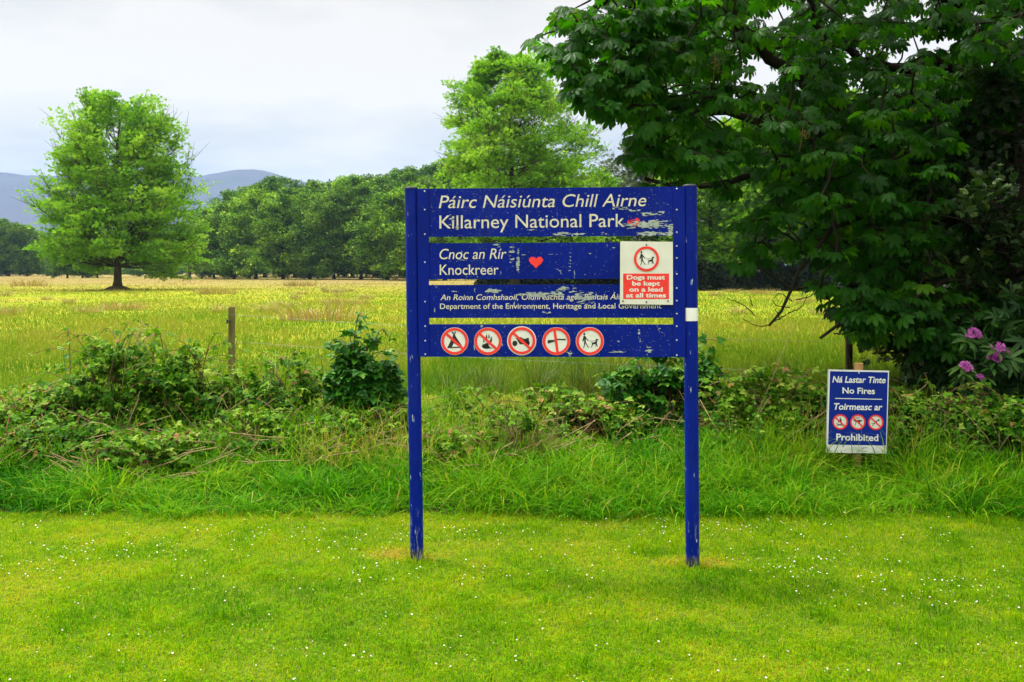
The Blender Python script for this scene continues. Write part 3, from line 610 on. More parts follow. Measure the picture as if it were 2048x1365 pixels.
blades(mb, np.stack([xx, yy, gz(xx, yy) - .01], -1), RNG.uniform(.05, .14, n), .004 + .004 * RNG.random(n), RNG.gamma(2, .4, n), RNG.uniform(0, 6.28, n), var, 3)
tag(mb.build('bank_grass', M_BANK), kind='stuff')

# ------------------------------------------------------------------ meadow grass
M_MEAD = leafmat('meadow_grass', [(0, (.05, .15, .006)), (.25, (.12, .23, .012)), (.5, (.22, .26, .025)), (.75, (.28, .24, .06)), (1, (.30, .19, .10))], .22, .8, .03, (1.1, 1.05, .45))
n = 270000
py = HZ + 15 + 260 * RNG.random(n) ** 1.1; Yv = CAMZ * F / (py - HZ); Yv = np.maximum(Yv, 9.3); kp = Yv < 215; Yv = Yv[kp] * RNG.uniform(.97, 1.03, kp.sum()); n = len(Yv)
xx = (RNG.random(n) * 2 - 1) * (Yv * .64 + 2.2); yy = Yv
patch = fbm(xx * .22, yy * .10, 71, 4); patch2 = fbm(xx * .05, yy * .03, 73, 3)
clump = fbm(xx * 1.1, yy * .45, 75, 3); var = np.clip(-.22 + .50 * patch + .48 * patch2 + .60 * (clump - .35) + .34 * sstep(60, 150, yy) + RNG.normal(0, .10, n) * (1 - .65 * sstep(18, 50, yy)) - .24 * (1 - sstep(11, 26, yy)) * (.4 + patch), 0, .97)
stalk = (RNG.random(n) < .08) & (yy < 26); var[stalk] = np.clip(var[stalk] + RNG.uniform(.1, .4, stalk.sum()), 0, 1)
h = (.08 + .30 * patch ** 1.5 + .22 * np.clip(clump - .45, 0, 1)) * RNG.uniform(.6, 1.25, n) * np.where(stalk, 1.35, 1) * (1 - .25 * sstep(40, 100, yy))
w = np.maximum(.006, yy * .00062) * np.where(stalk, .55, 1) * RNG.uniform(.7, 1.2, n)
mb = MB(); blades(mb, np.stack([xx, yy, gz(xx, yy) - .02], -1), h, w, RNG.gamma(2, .25, n) + .5 * sstep(20, 60, yy), RNG.uniform(0, 2 * np.pi, n), var, 3, face=RNG.normal(0, .5, n))
tag(mb.build('meadow_grass', M_MEAD), kind='stuff')

# ------------------------------------------------------------------ clumps of rushes and straw coloured tufts
n = 44000                                                        # taller grass threading through the brambles
yy = RNG.uniform(7.3, 9.6, n); xx = (RNG.random(n) * 2 - 1) * (yy * .60 + 2.6); kp = fbm(xx * 1.4, yy * 1.4, 67, 3) + RNG.normal(0, .06, n) > .52; xx, yy = xx[kp], yy[kp]; n = len(xx)
k = ~((np.abs(xx - FS.O[0]) < .3) & (yy < 7.55)); xx, yy = xx[k], yy[k]; n = len(xx); var = np.clip(.35 + .4 * fbm(xx, yy, 68, 2) + RNG.normal(0, .16, n), 0, 1); dry = (fbm(xx * 1.1 + 40, yy * 1.1, 69, 2) > .56) & (RNG.random(n) < .5); var[dry] = RNG.uniform(.82, 1, dry.sum())
mb = MB(); blades(mb, np.stack([xx, yy, gz(xx, yy) - .01], -1), RNG.uniform(.2, .52, n), .003 + .005 * RNG.random(n), RNG.gamma(2.2, .32, n), RNG.uniform(0, 2 * np.pi, n), var, 4)
tag(mb.build('bank_grass', M_BANK), kind='stuff')

M_RUSH = leafmat('rush', [(0, (.02, .06, .008)), (.6, (.07, .14, .015)), (.85, (.2, .19, .04)), (1, (.33, .23, .08))], .2, .45, .3)
def tuft_mesh(nb, hh, rr, vr, w=.004):
    mb = MB(); a = RNG.uniform(0, 6.3, nb); r = rr * np.sqrt(RNG.random(nb)); az = a + RNG.normal(0, .5, nb)
    blades(mb, np.stack([r * np.cos(a), r * np.sin(a), np.full(nb, -.03)], -1), hh * RNG.uniform(.5, 1.1, nb), np.full(nb, w), RNG.gamma(2, .18, nb) + .1 * r / rr, az, np.clip(RNG.uniform(*vr, nb), 0, 1), 3); return mb
rush = [tuft_mesh(130, .72, .14, (.1, .85), .005).mesh('rush_tuft', M_RUSH) for _ in range(3)]
straw = [tuft_mesh(150, .5, .12, (.72, 1.1), .005).mesh('straw_tuft', M_RUSH) for _ in range(2)]
brown = [tuft_mesh(220, .62, .75, (.78, 1.15), .02).mesh('brown_tuft', M_RUSH) for _ in range(2)]
for i in range(26):
    px = RNG.uniform(880, 1330) if i < 15 else RNG.uniform(1480, 1950); Yv = RNG.uniform(9.6, 12.2)
    x = (px - CX) / F * Yv; o_ = link(bpy.data.objects.new('rush_tuft', rush[i % 3])); s = RNG.uniform(.7, 1.05); o_.location = (x, Yv, float(gz(x, Yv))); o_.scale = (s, s, s); o_.rotation_euler = (0, 0, RNG.uniform(0, 6))
    if i < 15: tag(o_, 'upright green rush tuft in the meadow edge behind the big sign', 'rushes', 'rush tufts behind the big sign')
    else: tag(o_, 'dark green rush tuft by the field fence under the tree', 'rushes', 'rush tufts under the tree')
for k_, (px, Yv, s, lb) in enumerate(((1085, 7.6, .75, 'brown dry grass tuft seen between the sign posts, nearest the lawn'), (1130, 8.9, .9, 'dry brown grass tuft in front of the rushes between the sign posts'), (785, 8.3, .9, 'reddish brown dry grass tuft beside the left sign post'), (760, 8.9, .8, 'dry straw tuft under the dark leafy elder sapling'), (30, 8.8, 1.0, 'brown dry grass tuft at the left edge of the bank'), (1430, 8.3, .8, 'tangle of dry straw stalks right of the right sign post'), (430, 8.2, .7, 'small dry straw tuft in front of the bramble thicket'), (1850, 7.9, .7, 'dry brown grass tuft right of the small fire notice'))):
    x = (px - CX) / F * Yv; o_ = link(bpy.data.objects.new('dry_grass_tuft', straw[k_ % 2])); o_.location = (x, Yv, float(gz(x, Yv))); o_.scale = (s, s, s); tag(o_, lb, 'dry grass')
for k_, (px, py, s, lb) in enumerate(((645, 645, 1.1, 'widest brown rush patch in the meadow left of the sign'), (690, 615, .9, 'brown rush patch standing just behind the widest one'), (250, 622, .8, 'brown rush patch in the meadow in front of the lone tree'), (430, 590, 1.2, 'brown rush patch right of the foot of the lone tree'), (1530, 590, .8, 'tan rush patch at the shady wood edge right of the sign'), (600, 572, 1.5, 'far tan rush patch before the wood left of the sign'), (60, 575, 1.5, 'far tan rush patch at the left edge of the meadow'))):
    g = G(px, py); o_ = link(bpy.data.objects.new('brown_rush_patch', brown[k_ % 2])); o_.location = (g[0], g[1], float(gz(g[0], g[1]))); o_.scale = (s * 1.5, s, s); tag(o_, lb, 'rushes', 'brown rush patches in the meadow')

for i in range(24):
    g = G(RNG.uniform(-40, 820) if i < 17 else RNG.uniform(1400, 1640), RNG.uniform(572, 640)); o_ = link(bpy.data.objects.new('straw_tuft', straw[i % 2])); o_.location = (g[0], g[1], float(gz(g[0], g[1]))); w_ = RNG.uniform(1.5, 3.2); o_.scale = (w_ * 1.6, w_, RNG.uniform(.7, 1.1)); o_.rotation_euler = (0, 0, RNG.uniform(0, 6))
    tag(o_, 'faded straw tuft standing in the open meadow left of the sign' if i < 17 else 'faded straw tuft in the meadow under the chestnut branches', 'dry grass', 'straw tufts in the open meadow' if i < 17 else 'straw tufts under the branches')

# ------------------------------------------------------------------ brambles, nettles and leafy weeds on the bank
OV = strip_leaf([0, .22, .5, .8, 1], [.03, .30, .33, .17, .0], .25, .22, .03)
BRAM = merge([(OV, rotz(0), (0, .32, 0)), (OV, rotz(1.25) * .85, (0, .3, 0)), (OV, rotz(-1.25) * .85, (0, .3, 0))])
M_BRAM = leafmat('bramble_leaf', [(0, (.010, .06, .003)), (.4, (.04, .14, .005)), (.7, (.11, .25, .010)), (.97, (.26, .38, .05)), (1, (.30, .18, .06))], .35, .55, .08, (1.2, 1.2, .4))
M_CANE = plain('bramble_cane', (.11, .05, .028), .8, .2, .4, 30); M_DEAD = plain('dead_stalk', (.26, .19, .10), .9, .1, .3, 30)
def bramble(px, Yv, rx, ry, h, nl, label, vshift=0.0, leaf=.085, name='bramble_bush', canes=22, mat_=None, group=None, gap=.43):
    x0 = (px - CX) / F * Yv; z0 = float(gz(x0, Yv)); root = empty(name, (x0, Yv, z0)); tag(root, label, 'bush' if 'nettle' not in name else 'nettles', group)
    u = runit(nl); u[:, 2] = np.abs(u[:, 2]); rr = RNG.random(nl) ** .28
    lump = .42 + 1.05 * fbm(u[:, 0] * 2.2 + px, u[:, 1] * 2.2 + u[:, 2] * 2.6, 7, 4)
    p = u * rr[:, None] * lump[:, None] * np.array((rx, ry, h)); kp = fbm(p[:, 0] * 5 + px, p[:, 2] * 7 + p[:, 1] * 2, 13, 2) > gap; p = p[kp]; u = u[kp]; n = len(p)
    fwd = np.stack([u[:, 0], u[:, 1], np.zeros(n)], -1) + .9 * RNG.normal(size=(n, 3)) * (1, 1, .35) + (0, 0, -.25)
    nrm = np.array((0, -.25, 1.0)) + .55 * RNG.normal(size=(n, 3))
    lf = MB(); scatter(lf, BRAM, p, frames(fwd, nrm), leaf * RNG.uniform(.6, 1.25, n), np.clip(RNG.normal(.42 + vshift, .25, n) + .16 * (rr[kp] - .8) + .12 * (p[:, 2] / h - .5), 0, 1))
    st_ = MB(); tips = []
    for k in range(canes):
        a = RNG.uniform(0, 6.3); d = RNG.uniform(.5, 1.15); hh = h * RNG.uniform(.8, 1.5); t = np.linspace(0, 1, 9)
        bx, by = RNG.normal(0, .25 * rx), RNG.normal(0, .25 * ry); ex, ey = math.cos(a) * rx * d, math.sin(a) * ry * d
        pts = np.stack([bx + (ex - bx) * t ** 1.3, by + (ey - by) * t ** 1.3, hh * (t * 2.1 - t * t * 1.35) - .03], -1)
        tube(st_, pts, np.linspace(.005, .0022, 9), 5, .5, 0 if RNG.random() < .7 else 1, False); tips += [pts[i] for i in (5, 6, 7, 8)]
    for k in range(int(canes * 1.8)):
        a = np.array((RNG.normal(0, rx * .5), -abs(RNG.normal(0, ry * .5)), -.02)); b_ = a + np.array((RNG.normal(0, .3), RNG.normal(-.05, .1), RNG.uniform(.1, .45) * min(1, h / .5)))
        tube(st_, [a, (a + b_) / 2 + RNG.normal(0, .03, 3), b_], .0032, 4, .5, 1, False)
    tips = np.array(tips); m_ = len(tips)
    scatter(lf, BRAM, tips, frames(RNG.normal(size=(m_, 3)) * (1, 1, .4), np.array((0, -.2, 1.0)) + .4 * RNG.normal(size=(m_, 3))), leaf * RNG.uniform(.7, 1.3, m_), np.clip(RNG.normal(.6 + vshift, .15, m_), 0, 1))
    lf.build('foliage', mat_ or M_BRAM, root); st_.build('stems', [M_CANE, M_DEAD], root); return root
M_ELD = leafmat('elder_leaf', [(0, (.006, .05, .003)), (.5, (.02, .12, .006)), (.8, (.06, .20, .010)), (1, (.16, .29, .03))], .3, .45, .18, (1.2, 1.2, .4))
for a_ in (
    (225, 8.5, .68, .5, .84, 4300, 'biggest bramble thicket of the left bank, its top below the lone tree', .05),
    (365, 8.4, .52, .45, .76, 3300, 'bramble thicket just left of the pale fence post', .03),
    (470, 8.6, .34, .40, .50, 1400, 'bramble thicket covering the foot of the pale fence post', .10),
    (60, 8.2, .55, .45, .42, 1800, 'low bramble mound at the left edge of the bank', .12),
    (570, 8.5, .44, .4, .62, 2000, 'bramble mound right of the pale fence post, beneath the broad leaved shoots', .05),
    (10, 7.55, .40, .30, .34, 1100, 'bramble clump spilling onto the long grass at the far left', .05),
    (250, 7.35, .36, .26, .26, 800, 'small bramble clump standing in the long grass below the thicket', .0),
    (500, 7.9, .40, .30, .30, 900, 'loose bramble clump in the grass below the pale fence post', .08),
    (690, 7.9, .34, .26, .30, 900, 'bramble clump at the foot of the dark elder sapling', .0),
    (790, 8.0, .26, .26, .30, 500, 'scrap of bramble half hidden behind the left sign post', .02),
    (-130, 8.6, .6, .5, .5, 900, 'bramble mound cut by the left edge', .05),
    (320, 7.6, .50, .30, .24, 1000, 'low leafy bramble spilling down into the long grass on the left', .12),
    (140, 7.7, .45, .30, .30, 900, 'dark low bramble trailing over the grass below the biggest thicket', -.05),
    (620, 7.8, .40, .28, .22, 700, 'thin bramble trailing over the grass in front of the elder sapling', .1),
    (1030, 7.7, .22, .22, .38, 800, 'young bramble clump framed between the sign posts', .02),
    (960, 8.5, .40, .3, .34, 1000, 'ragged bramble patch behind the left part of the opening between the sign posts', .08),
    (1110, 8.6, .36, .3, .36, 900, 'ragged bramble patch just left of the dark elder bush, between the sign posts', .05),
    (905, 7.6, .34, .25, .26, 900, 'low pale bramble patch beside the left sign post, inside the frame', .2),
    (1190, 8.2, .42, .3, .32, 1000, 'low bramble patch below the rushes between the sign posts', .15),
    (1560, 8.2, .6, .4, .56, 2600, 'leafy bramble mound left of the small fire notice', .14),
    (1850, 8.0, .55, .4, .44, 2300, 'bramble mound right of the small fire notice', .05),
    (2010, 7.8, .5, .4, .48, 2000, 'bramble mound at the right edge under the rhododendron', .0),
    (1700, 8.7, .6, .4, .44, 1700, 'bramble mound behind the small fire notice', .0),
    (1455, 8.5, .4, .35, .46, 1400, 'bramble mound between the elder bush and the leaning tan stalk', .08)): bramble(*a_[:5], int(a_[5] * 1.5), *a_[6:], leaf=.046)
bramble(725, 8.3, .38, .34, .88, 3300, 'dark green elder sapling on the bank left of the left sign post', .0, .068, 'elder_bush', 10, M_ELD)
bramble(1335, 8.8, .58, .42, .78, 3500, 'dark green elder bush behind the right sign post', .05, .07, 'elder_bush', 12, M_ELD)

NET = strip_leaf([0, .18, .38, .6, .82, 1], [.04, .26, .27, .19, .09, 0], .2, .35, .03)
M_NET = leafmat('nettle_leaf', [(0, (.012, .07, .004)), (.5, (.045, .17, .007)), (.8, (.12, .26, .012)), (1, (.22, .36, .04))], .35, .5, .15, (1.15, 1.2, .4)); M_STEM = plain('green_stem', (.07, .13, .03), .7, .2, .3, 20)
def nettle(h, leaf=.075, pairs=9, willow=False):
    st_ = MB(); lf = MB(); t = np.linspace(0, 1, 8); bend = RNG.normal(0, .08, 2)
    pts = np.stack([bend[0] * t ** 2, bend[1] * t ** 2, h * t], -1); tube(st_, pts, np.linspace(.004, .0015, 8), 5, .5, 0, False)
    P_, Fw = [], []; a0 = RNG.uniform(0, 3)
    for k in range(pairs):
        s = .22 + .78 * k / pairs; c = np.array([np.interp(s, t, pts[:, i]) for i in range(3)])
        for q in (0, np.pi):
            a = a0 + k * (1.57 if not willow else 2.0) + q; P_.append(c); Fw.append((math.cos(a), math.sin(a), .25 - .3 * (1 - s)))
    P_ = np.array(P_); Fw = np.array(Fw) + RNG.normal(0, .12, (len(P_), 3)); nn_ = len(P_)
    sz = leaf * (1.15 - .75 * np.repeat(np.linspace(.1, 1, pairs), 2)) * RNG.uniform(.85, 1.15, nn_)
    T = strip_leaf([0, .3, .65, 1], [.03, .11, .09, 0], .1, .35) if willow else NET
    scatter(lf, T, P_ + np.einsum('ni,n->ni', Fw, np.full(nn_, .012)), frames(Fw, np.array((0, 0, 1.0)) + .2 * RNG.normal(size=(nn_, 3))), sz, np.clip(RNG.normal(.5, .15, nn_) + np.repeat(np.linspace(-.1, .3, pairs), 2), 0, 1))
    return st_.mesh('stem', M_STEM), lf.mesh('leaves', M_NET)
nets = [nettle(h) for h in (.38, .45, .5, .55)]; wil = [nettle(h, .10, 14, True) for h in (.62, .72)]
def plant(kind, sets, k, px, Yv, s, label, cat, group):
    x = (px - CX) / F * Yv; r = empty(kind, (x, Yv, float(gz(x, Yv)) - .02), RNG.uniform(0, 6.3)); r.scale = (s, s, s); tag(r, label, cat, group)
    a, b_ = sets[k % len(sets)]; link(bpy.data.objects.new('stem', a), r); link(bpy.data.objects.new('leaves', b_), r)
for i in range(34): plant('nettle', nets, i, RNG.uniform(1420, 1660), RNG.uniform(7.5, 8.6), RNG.uniform(.75, 1.1), 'young green nettle left of the small fire notice', 'nettle', 'nettles left of the small fire notice')
for i in range(40): plant('nettle', nets, i, RNG.uniform(1775, 2130), RNG.uniform(7.4, 8.4), RNG.uniform(.75, 1.15), 'green nettle right of the small fire notice', 'nettle', 'nettles right of the small fire notice')
for i in range(22): plant('nettle', nets, i, RNG.uniform(850, 1350), RNG.uniform(7.6, 8.8), RNG.uniform(.6, .95), 'small nettle on the bank seen between the sign posts', 'nettle', 'nettles between the sign posts')
for i in range(26): plant('nettle', nets, i, RNG.uniform(-60, 800), RNG.uniform(7.7, 9.2), RNG.uniform(.65, 1.0), 'small nettle among the brambles of the left bank', 'nettle', 'nettles of the left bank')
for i in range(13): plant('willowherb', wil, i, RNG.uniform(610, 800), RNG.uniform(8.6, 9.2), RNG.uniform(.85, 1.15), 'tall thin willowherb stem rising over the dark elder sapling', 'wild flower', 'willowherbs by the elder sapling')
for i in range(6): plant('willowherb', wil, i, RNG.uniform(1370, 1440), RNG.uniform(8.6, 9.0), RNG.uniform(.8, 1.0), 'thin willowherb stem beside the right sign post', 'wild flower', 'willowherbs by the right post')

# big round leaves poking out of the brambles, bent dead stalks
M_BIG = leafmat('broad_leaf', [(0, (.03, .13, .02)), (1, (.12, .27, .05))], .35, .5, .1)
BIG = strip_leaf([0, .15, .4, .7, .92, 1], [.06, .36, .46, .38, .16, 0], .18, .3, .02)
for px, py, Yv, nl, lb in ((125, 700, 8.7, 5, 'broad leaved bindweed shoot standing up at the far left of the brambles'), (285, 668, 8.8, 5, 'broad leaved shoot rising highest above the left brambles'), (545, 735, 8.7, 4, 'broad leaved shoot right of the pale fence post'), (600, 725, 8.7, 3, 'broad leaved shoot next to the willowherbs'), (415, 800, 8.2, 4, 'pale broad dock leaves low in front of the pale fence post'), (345, 930, 7.4, 4, 'pale lobed leaves low in the grass in front of the left thicket')):
    top = P(px, py, Yv); x = top[0]; z0 = float(gz(x, Yv)); r = empty('broad_leaved_plant', (x, Yv, z0)); tag(r, lb, 'plant')
    hh = top[2] - z0; mb = MB(); t = np.linspace(0, 1, 6); tube(mb, np.stack([.03 * np.sin(t * 3), 0 * t, hh * t], -1), .003, 5, .5, 0, False); mb.build('stem', M_STEM, r)
    mb = MB(); s = np.linspace(1, .65, nl); pp = np.stack([.03 * np.sin(s * 3), 0 * s, hh * s], -1); an = RNG.uniform(0, 6.3, nl)
    scatter(mb, BIG, pp, frames(np.stack([np.cos(an), np.sin(an) * .6, RNG.uniform(-.3, .5, nl)], -1), np.array((0, -.5, 1.0)) + .4 * RNG.normal(size=(nl, 3))), RNG.uniform(.055, .085, nl), RNG.random(nl)); mb.build('leaves', M_BIG, r)
for pts, lb in (([(1463, 960, 7.9), (1500, 860, 7.95), (1545, 760, 8.1), (1585, 650, 8.3)], 'long thin tan grass stalk leaning right, beside the right sign post'), ([(1400, 800, 8.2), (1425, 845, 8.0), (1455, 890, 7.9)], 'bent tan stalk lying on the bank right of the right post'), ([(1800, 800, 8.0), (1835, 785, 8.0), (1858, 765, 8.0), (1848, 745, 8.0)], 'curled pale tendril right of the small fire notice'), ([(0, 815, 8.5), (60, 792, 8.5), (130, 775, 8.5), (200, 772, 8.6)], 'dark arching bramble cane at the far left'), ([(480, 830, 8.4), (490, 770, 8.5), (492, 715, 8.6)], 'single dark upright dead stalk right of the pale fence post'), ([(530, 855, 8.2), (545, 825, 8.2)], 'short black leaning dead stick on the left bank')):
    q = np.array([P(*p) for p in pts]); t = np.linspace(0, 1, len(q)); tt = np.linspace(0, 1, 14); pp = np.stack([np.interp(tt, t, q[:, i]) for i in range(3)], -1)
    for _ in range(2): pp[1:-1] = (pp[:-2] + 2 * pp[1:-1] + pp[2:]) / 4
    mb = MB(); tube(mb, pp, np.linspace(.004, .002, 14), 5); o_ = mb.build('dead_stalk', M_CANE if 'dark' in lb or 'black' in lb else M_DEAD); tag(o_, lb, 'stalk')

# ------------------------------------------------------------------ trees
DIA = (np.array(((0, 0, 0), (.30, .45, .05), (0, 1, -.1), (-.30, .45, .05)), float), [np.array(((0, 1, 2), (0, 2, 3)))])
SPRAY = merge([(DIA, rotz(a) * s, (0, o, 0)) for a, s, o in ((0, .55, .45), (1.0, .5, .25), (-1.0, .5, .25), (.75, .45, .5), (-.75, .45, .5), (.25, .4, .05))])
def lerp_dir(a, b, t): v = a * (1 - t) + b * t; return v / (np.linalg.norm(v) + 1e-9)
def tree_meshes(H, bole, prof, nl, sub, per, leaf, upsweep=.6, trunk_r=.34, flatness=.45, seed=1, spread=.5, tmpl=SPRAY, drop=.0, droop=0.0, wander=.08, lo=.13, pad=0.0, padz=.4, vn=.22):
    """tapered trunk, limbs inside a crown profile prof(t)->radius, side shoots, sprays of leaves along the shoots"""
    global RNG
    keep = RNG; RNG = np.random.default_rng(seed)
    wood = MB(); lf = MB()
    t = np.linspace(0, 1, 16); wob = np.cumsum(RNG.normal(0, wander, (16, 2)), 0) * t[:, None]; top = H * .93
    tr = np.stack([wob[:, 0], wob[:, 1], -.3 + (top + .3) * t], -1); rr = trunk_r * (1 - t) ** .85 + .02; rr[0] *= 1.9; rr[1] *= 1.12
    tube(wood, tr, rr, 9)
    P_, D_, T_ = [], [], []
    for i in range(nl):
        tone = RNG.normal(0, .09)
        f = (i + RNG.random()) / nl; zt = H * (lo + (.985 - lo) * f ** .92); a = i * 2.39996 + RNG.normal(0, .35)
        R_ = prof(zt / H) * RNG.uniform(.70, 1.08); rise = R_ * math.tan(rad(8 + 55 * upsweep * (.35 + .9 * f))) * RNG.uniform(.7, 1.2)
        s = min(max((zt - rise) / H, bole), .93); base = np.array([np.interp(s * H, tr[:, 2], tr[:, k]) for k in range(3)])
        h = np.array((math.cos(a), math.sin(a), 0)); q = np.linspace(0, 1, 9)
        pts = base + h * R_ * (q ** .9)[:, None] + np.array((0, 0, 1.0)) * ((zt - base[2]) * q ** 1.25)[:, None] + np.cumsum(RNG.normal(0, .03 * R_, (9, 3)), 0) * q[:, None]
        lr = max(.02, trunk_r * .22 * (1 - s) ** .6); tube(wood, pts[:7], (lr * (1 - q) ** .8 + .01)[:7], 5, cap=False)
        for j in range(sub):
            qs = RNG.uniform(.12, 1.0) ** .8; b_ = np.array([np.interp(qs, q, pts[:, k]) for k in range(3)])
            d = pts[-1] - pts[-3]; d = d / (np.linalg.norm(d) + 1e-9); e = runit(1)[0] * (1, 1, .55); d = lerp_dir(d, e, spread * RNG.uniform(.5, 1.3)) + np.array((0, 0, .12 + .35 * upsweep * f - droop * .8)); d /= np.linalg.norm(d)
            ln = (.25 + .3 * (1 - qs * .5)) * max(R_, .16 * prof(.4) + .5) * RNG.uniform(.5, 1.05)
            sp_ = np.stack([b_, b_ + d * ln * .5, b_ + d * ln + np.array((0, 0, -.06 * ln))]); tube(wood, np.stack([b_, b_ + d * ln * .45, b_ + d * ln * .8]), np.array((.3, .16, .05)) * lr + .006, 3, cap=False)
            m_ = max(3, int(per * RNG.uniform(.6, 1.4))); u = RNG.random(m_) ** .75
            if pad and j % 5:                                    # leaf cushions round the outer limb
                b_ = np.array([np.interp(RNG.uniform(.5, 1.0), q, pts[:, k]) for k in range(3)]); v_ = runit(m_); v_[:, 2] = np.abs(v_[:, 2]) * 1.2 - .2
                pr = pad * (.55 + .6 * R_ / (prof(.4) + .1)); c = b_ + RNG.normal(0, .3 * pr, 3) * (1, 1, .4) + v_ * (RNG.random(m_) ** .35 * pr)[:, None] * (1, 1, padz)
                P_.append(c); D_.append(v_ * (1, 1, .3) + h * .5 + np.array((0, 0, .5 * upsweep))); T_.append(np.full(m_, tone)); continue
            c = b_ + d * (ln * u)[:, None] + RNG.normal(0, 1, (m_, 3)) * (leaf * .8, leaf * .8, leaf * .8 * flatness) ; P_.append(c); D_.append(np.repeat(d[None], m_, 0)); T_.append(np.full(m_, tone))
    # leader
    m_ = per * 3; u = RNG.random(m_); c = tr[-3] + (tr[-1] - tr[-3]) * (u * 1.15)[:, None] + RNG.normal(0, leaf * 1.3, (m_, 3)); P_.append(c); D_.append(np.tile((0, 0, 1.0), (m_, 1))); T_.append(np.zeros(m_))
    Pp = np.concatenate(P_); D = np.concatenate(D_); T_ = np.concatenate(T_); kp = RNG.random(len(Pp)) >= drop; Pp, D, T_ = Pp[kp], D[kp], T_[kp]; n_ = len(Pp)
    fw = D + .75 * RNG.normal(size=(n_, 3)) * (1, 1, .6) + (0, 0, -.1); nr = np.array((0, 0, 1.0)) + (.35 + .8 * (1 - flatness)) * RNG.normal(size=(n_, 3))
    cl = fbm(Pp[:, 0] * .7 + 9, Pp[:, 2] * .8 + Pp[:, 1] * .7, seed, 2)
    scatter(lf, tmpl, Pp, frames(fw, nr), leaf * RNG.uniform(.7, 1.35, n_), np.clip(.45 + (cl - .5) * .8 + T_ + RNG.normal(0, vn, n_), 0, 1))
    RNG = keep
    return wood, lf
def place_tree(name, meshes, loc, s, rz, label, cat='tree', group=None, sz=1.0):
    r = empty(name, loc, rz); r.scale = (s, s, s * sz); tag(r, label, cat, group)
    link(bpy.data.objects.new('trunk', meshes[0]), r); link(bpy.data.objects.new('crown', meshes[1]), r); return r
def base_at(px, py): g = G(px, py); return np.array((g[0], g[1], float(gz(g[0], g[1]))))

M_LONE = leafmat('beech_leaf', [(0, (.07, .22, .012)), (.4, (.16, .38, .02)), (.7, (.25, .48, .04)), (1, (.40, .58, .12))], .5, .5, .10, (1.25, 1.15, .5))
M_WOOD = leafmat('woodland_leaf', [(0, (.02, .075, .006)), (.35, (.065, .18, .010)), (.7, (.17, .34, .02)), (1, (.34, .50, .06))], .28, .5, .12, (1.15, 1.15, .5), rnd=.28)
M_GREY = leafmat('greyish_leaf', [(0, (.06, .10, .04)), (.6, (.11, .16, .07)), (1, (.18, .23, .11))], .3, .55, .25)
def prof_lone(t): return np.interp(t, [0, .09, .33, .55, .70, .855, .955, 1], [5.2, 5.9, 6.5, 6.3, 5.9, 4.8, 3.2, 1.4])
g = base_at(235, 581); Yl = g[1]; Hl = (581 - 182) / F * Yl
w_, l_ = tree_meshes(Hl, .12, lambda t: prof_lone(t) * .89 * Yl / 78, 115, 22, 25, .25, .75, .28, .35, 3, .5, lo=.115, pad=.85, padz=.34, vn=.14)
tr_ = place_tree('beech_tree', (w_.mesh('trunk', M_BARK2), l_.mesh('crown', M_LONE)), g, 1, .4, 'lone bright green tree standing in the meadow at the left, grass mound at its foot')
mb = MB(); a_ = np.linspace(0, 2 * np.pi, 13)[:-1]
V = [(0, 0, .5)] + [(.6 * math.cos(x), .6 * math.sin(x), .33) for x in a_] + [(1.5 * math.cos(x) * RNG.uniform(.8, 1.2), 1.5 * math.sin(x), -.05) for x in a_]
mb.add(V, [(0, 1 + i, 1 + (i + 1) % 12) for i in range(12)], .5, 0, True); mb.add(V, [(1 + i, 13 + i, 13 + (i + 1) % 12, 1 + (i + 1) % 12) for i in range(12)], .5, 0, True)
mo = mb.build('earth_mound', plain('mound_soil', (.10, .08, .03), .9, .1, .5, 3)); mo.location = g; tag(mo, kind='structure')

def prof_cone(t): return np.interp(t, [0, .08, .27, .48, .65, .76, .875, .94, 1], [5, 5.9, 6.0, 5.6, 5.2, 4.3, 3.3, 2.1, .6])
Yc = 74.0; gc = np.array(((1030 - CX) / F * Yc, Yc, float(gz(0, Yc)))); Hc = (HZ - 103) / F * Yc + CAMZ
w_, l_ = tree_meshes(Hc, .10, lambda t: prof_cone(t) * 1.1, 130, 22, 24, .25, .35, .32, .3, 8, .5, lo=.12, pad=.95, padz=.34, vn=.14)
place_tree('hornbeam_tree', (w_.mesh('trunk', M_BARK2), l_.mesh('crown', M_LONE)), gc, 1, 1.0, 'tall bright green pointed tree rising directly behind the big park sign')
def prof_round(t): return np.interp(t, [0, .1, .3, .5, .7, .85, .94, 1], [5.6, 6.6, 7.2, 7.1, 6.3, 4.6, 3.0, 1.2])
w_, l_ = tree_meshes(13.5, .12, prof_round, 60, 15, 16, .34, .5, .3, .5, 15, .6, pad=.9, padz=.6)
place_tree('willow_tree', (w_.mesh('trunk', M_BARK2), l_.mesh('crown', M_GREY)), ((1290 - CX) / F * 92, 92, 0), 1, 0, 'greyish green tree between the tall pointed tree and the overhanging chestnut branches')
w_, l_ = tree_meshes(13, .22, lambda t: prof_round(t) * .42, 30, 9, 8, .5, .6, .28, .45, 19, .5)
place_tree('young_beech_tree', (w_.mesh('trunk', M_BARK2), l_.mesh('crown', M_LONE)), base_at(379, 558.5), .92, 0, 'small slender tree just right of the lone tree, before the wood')

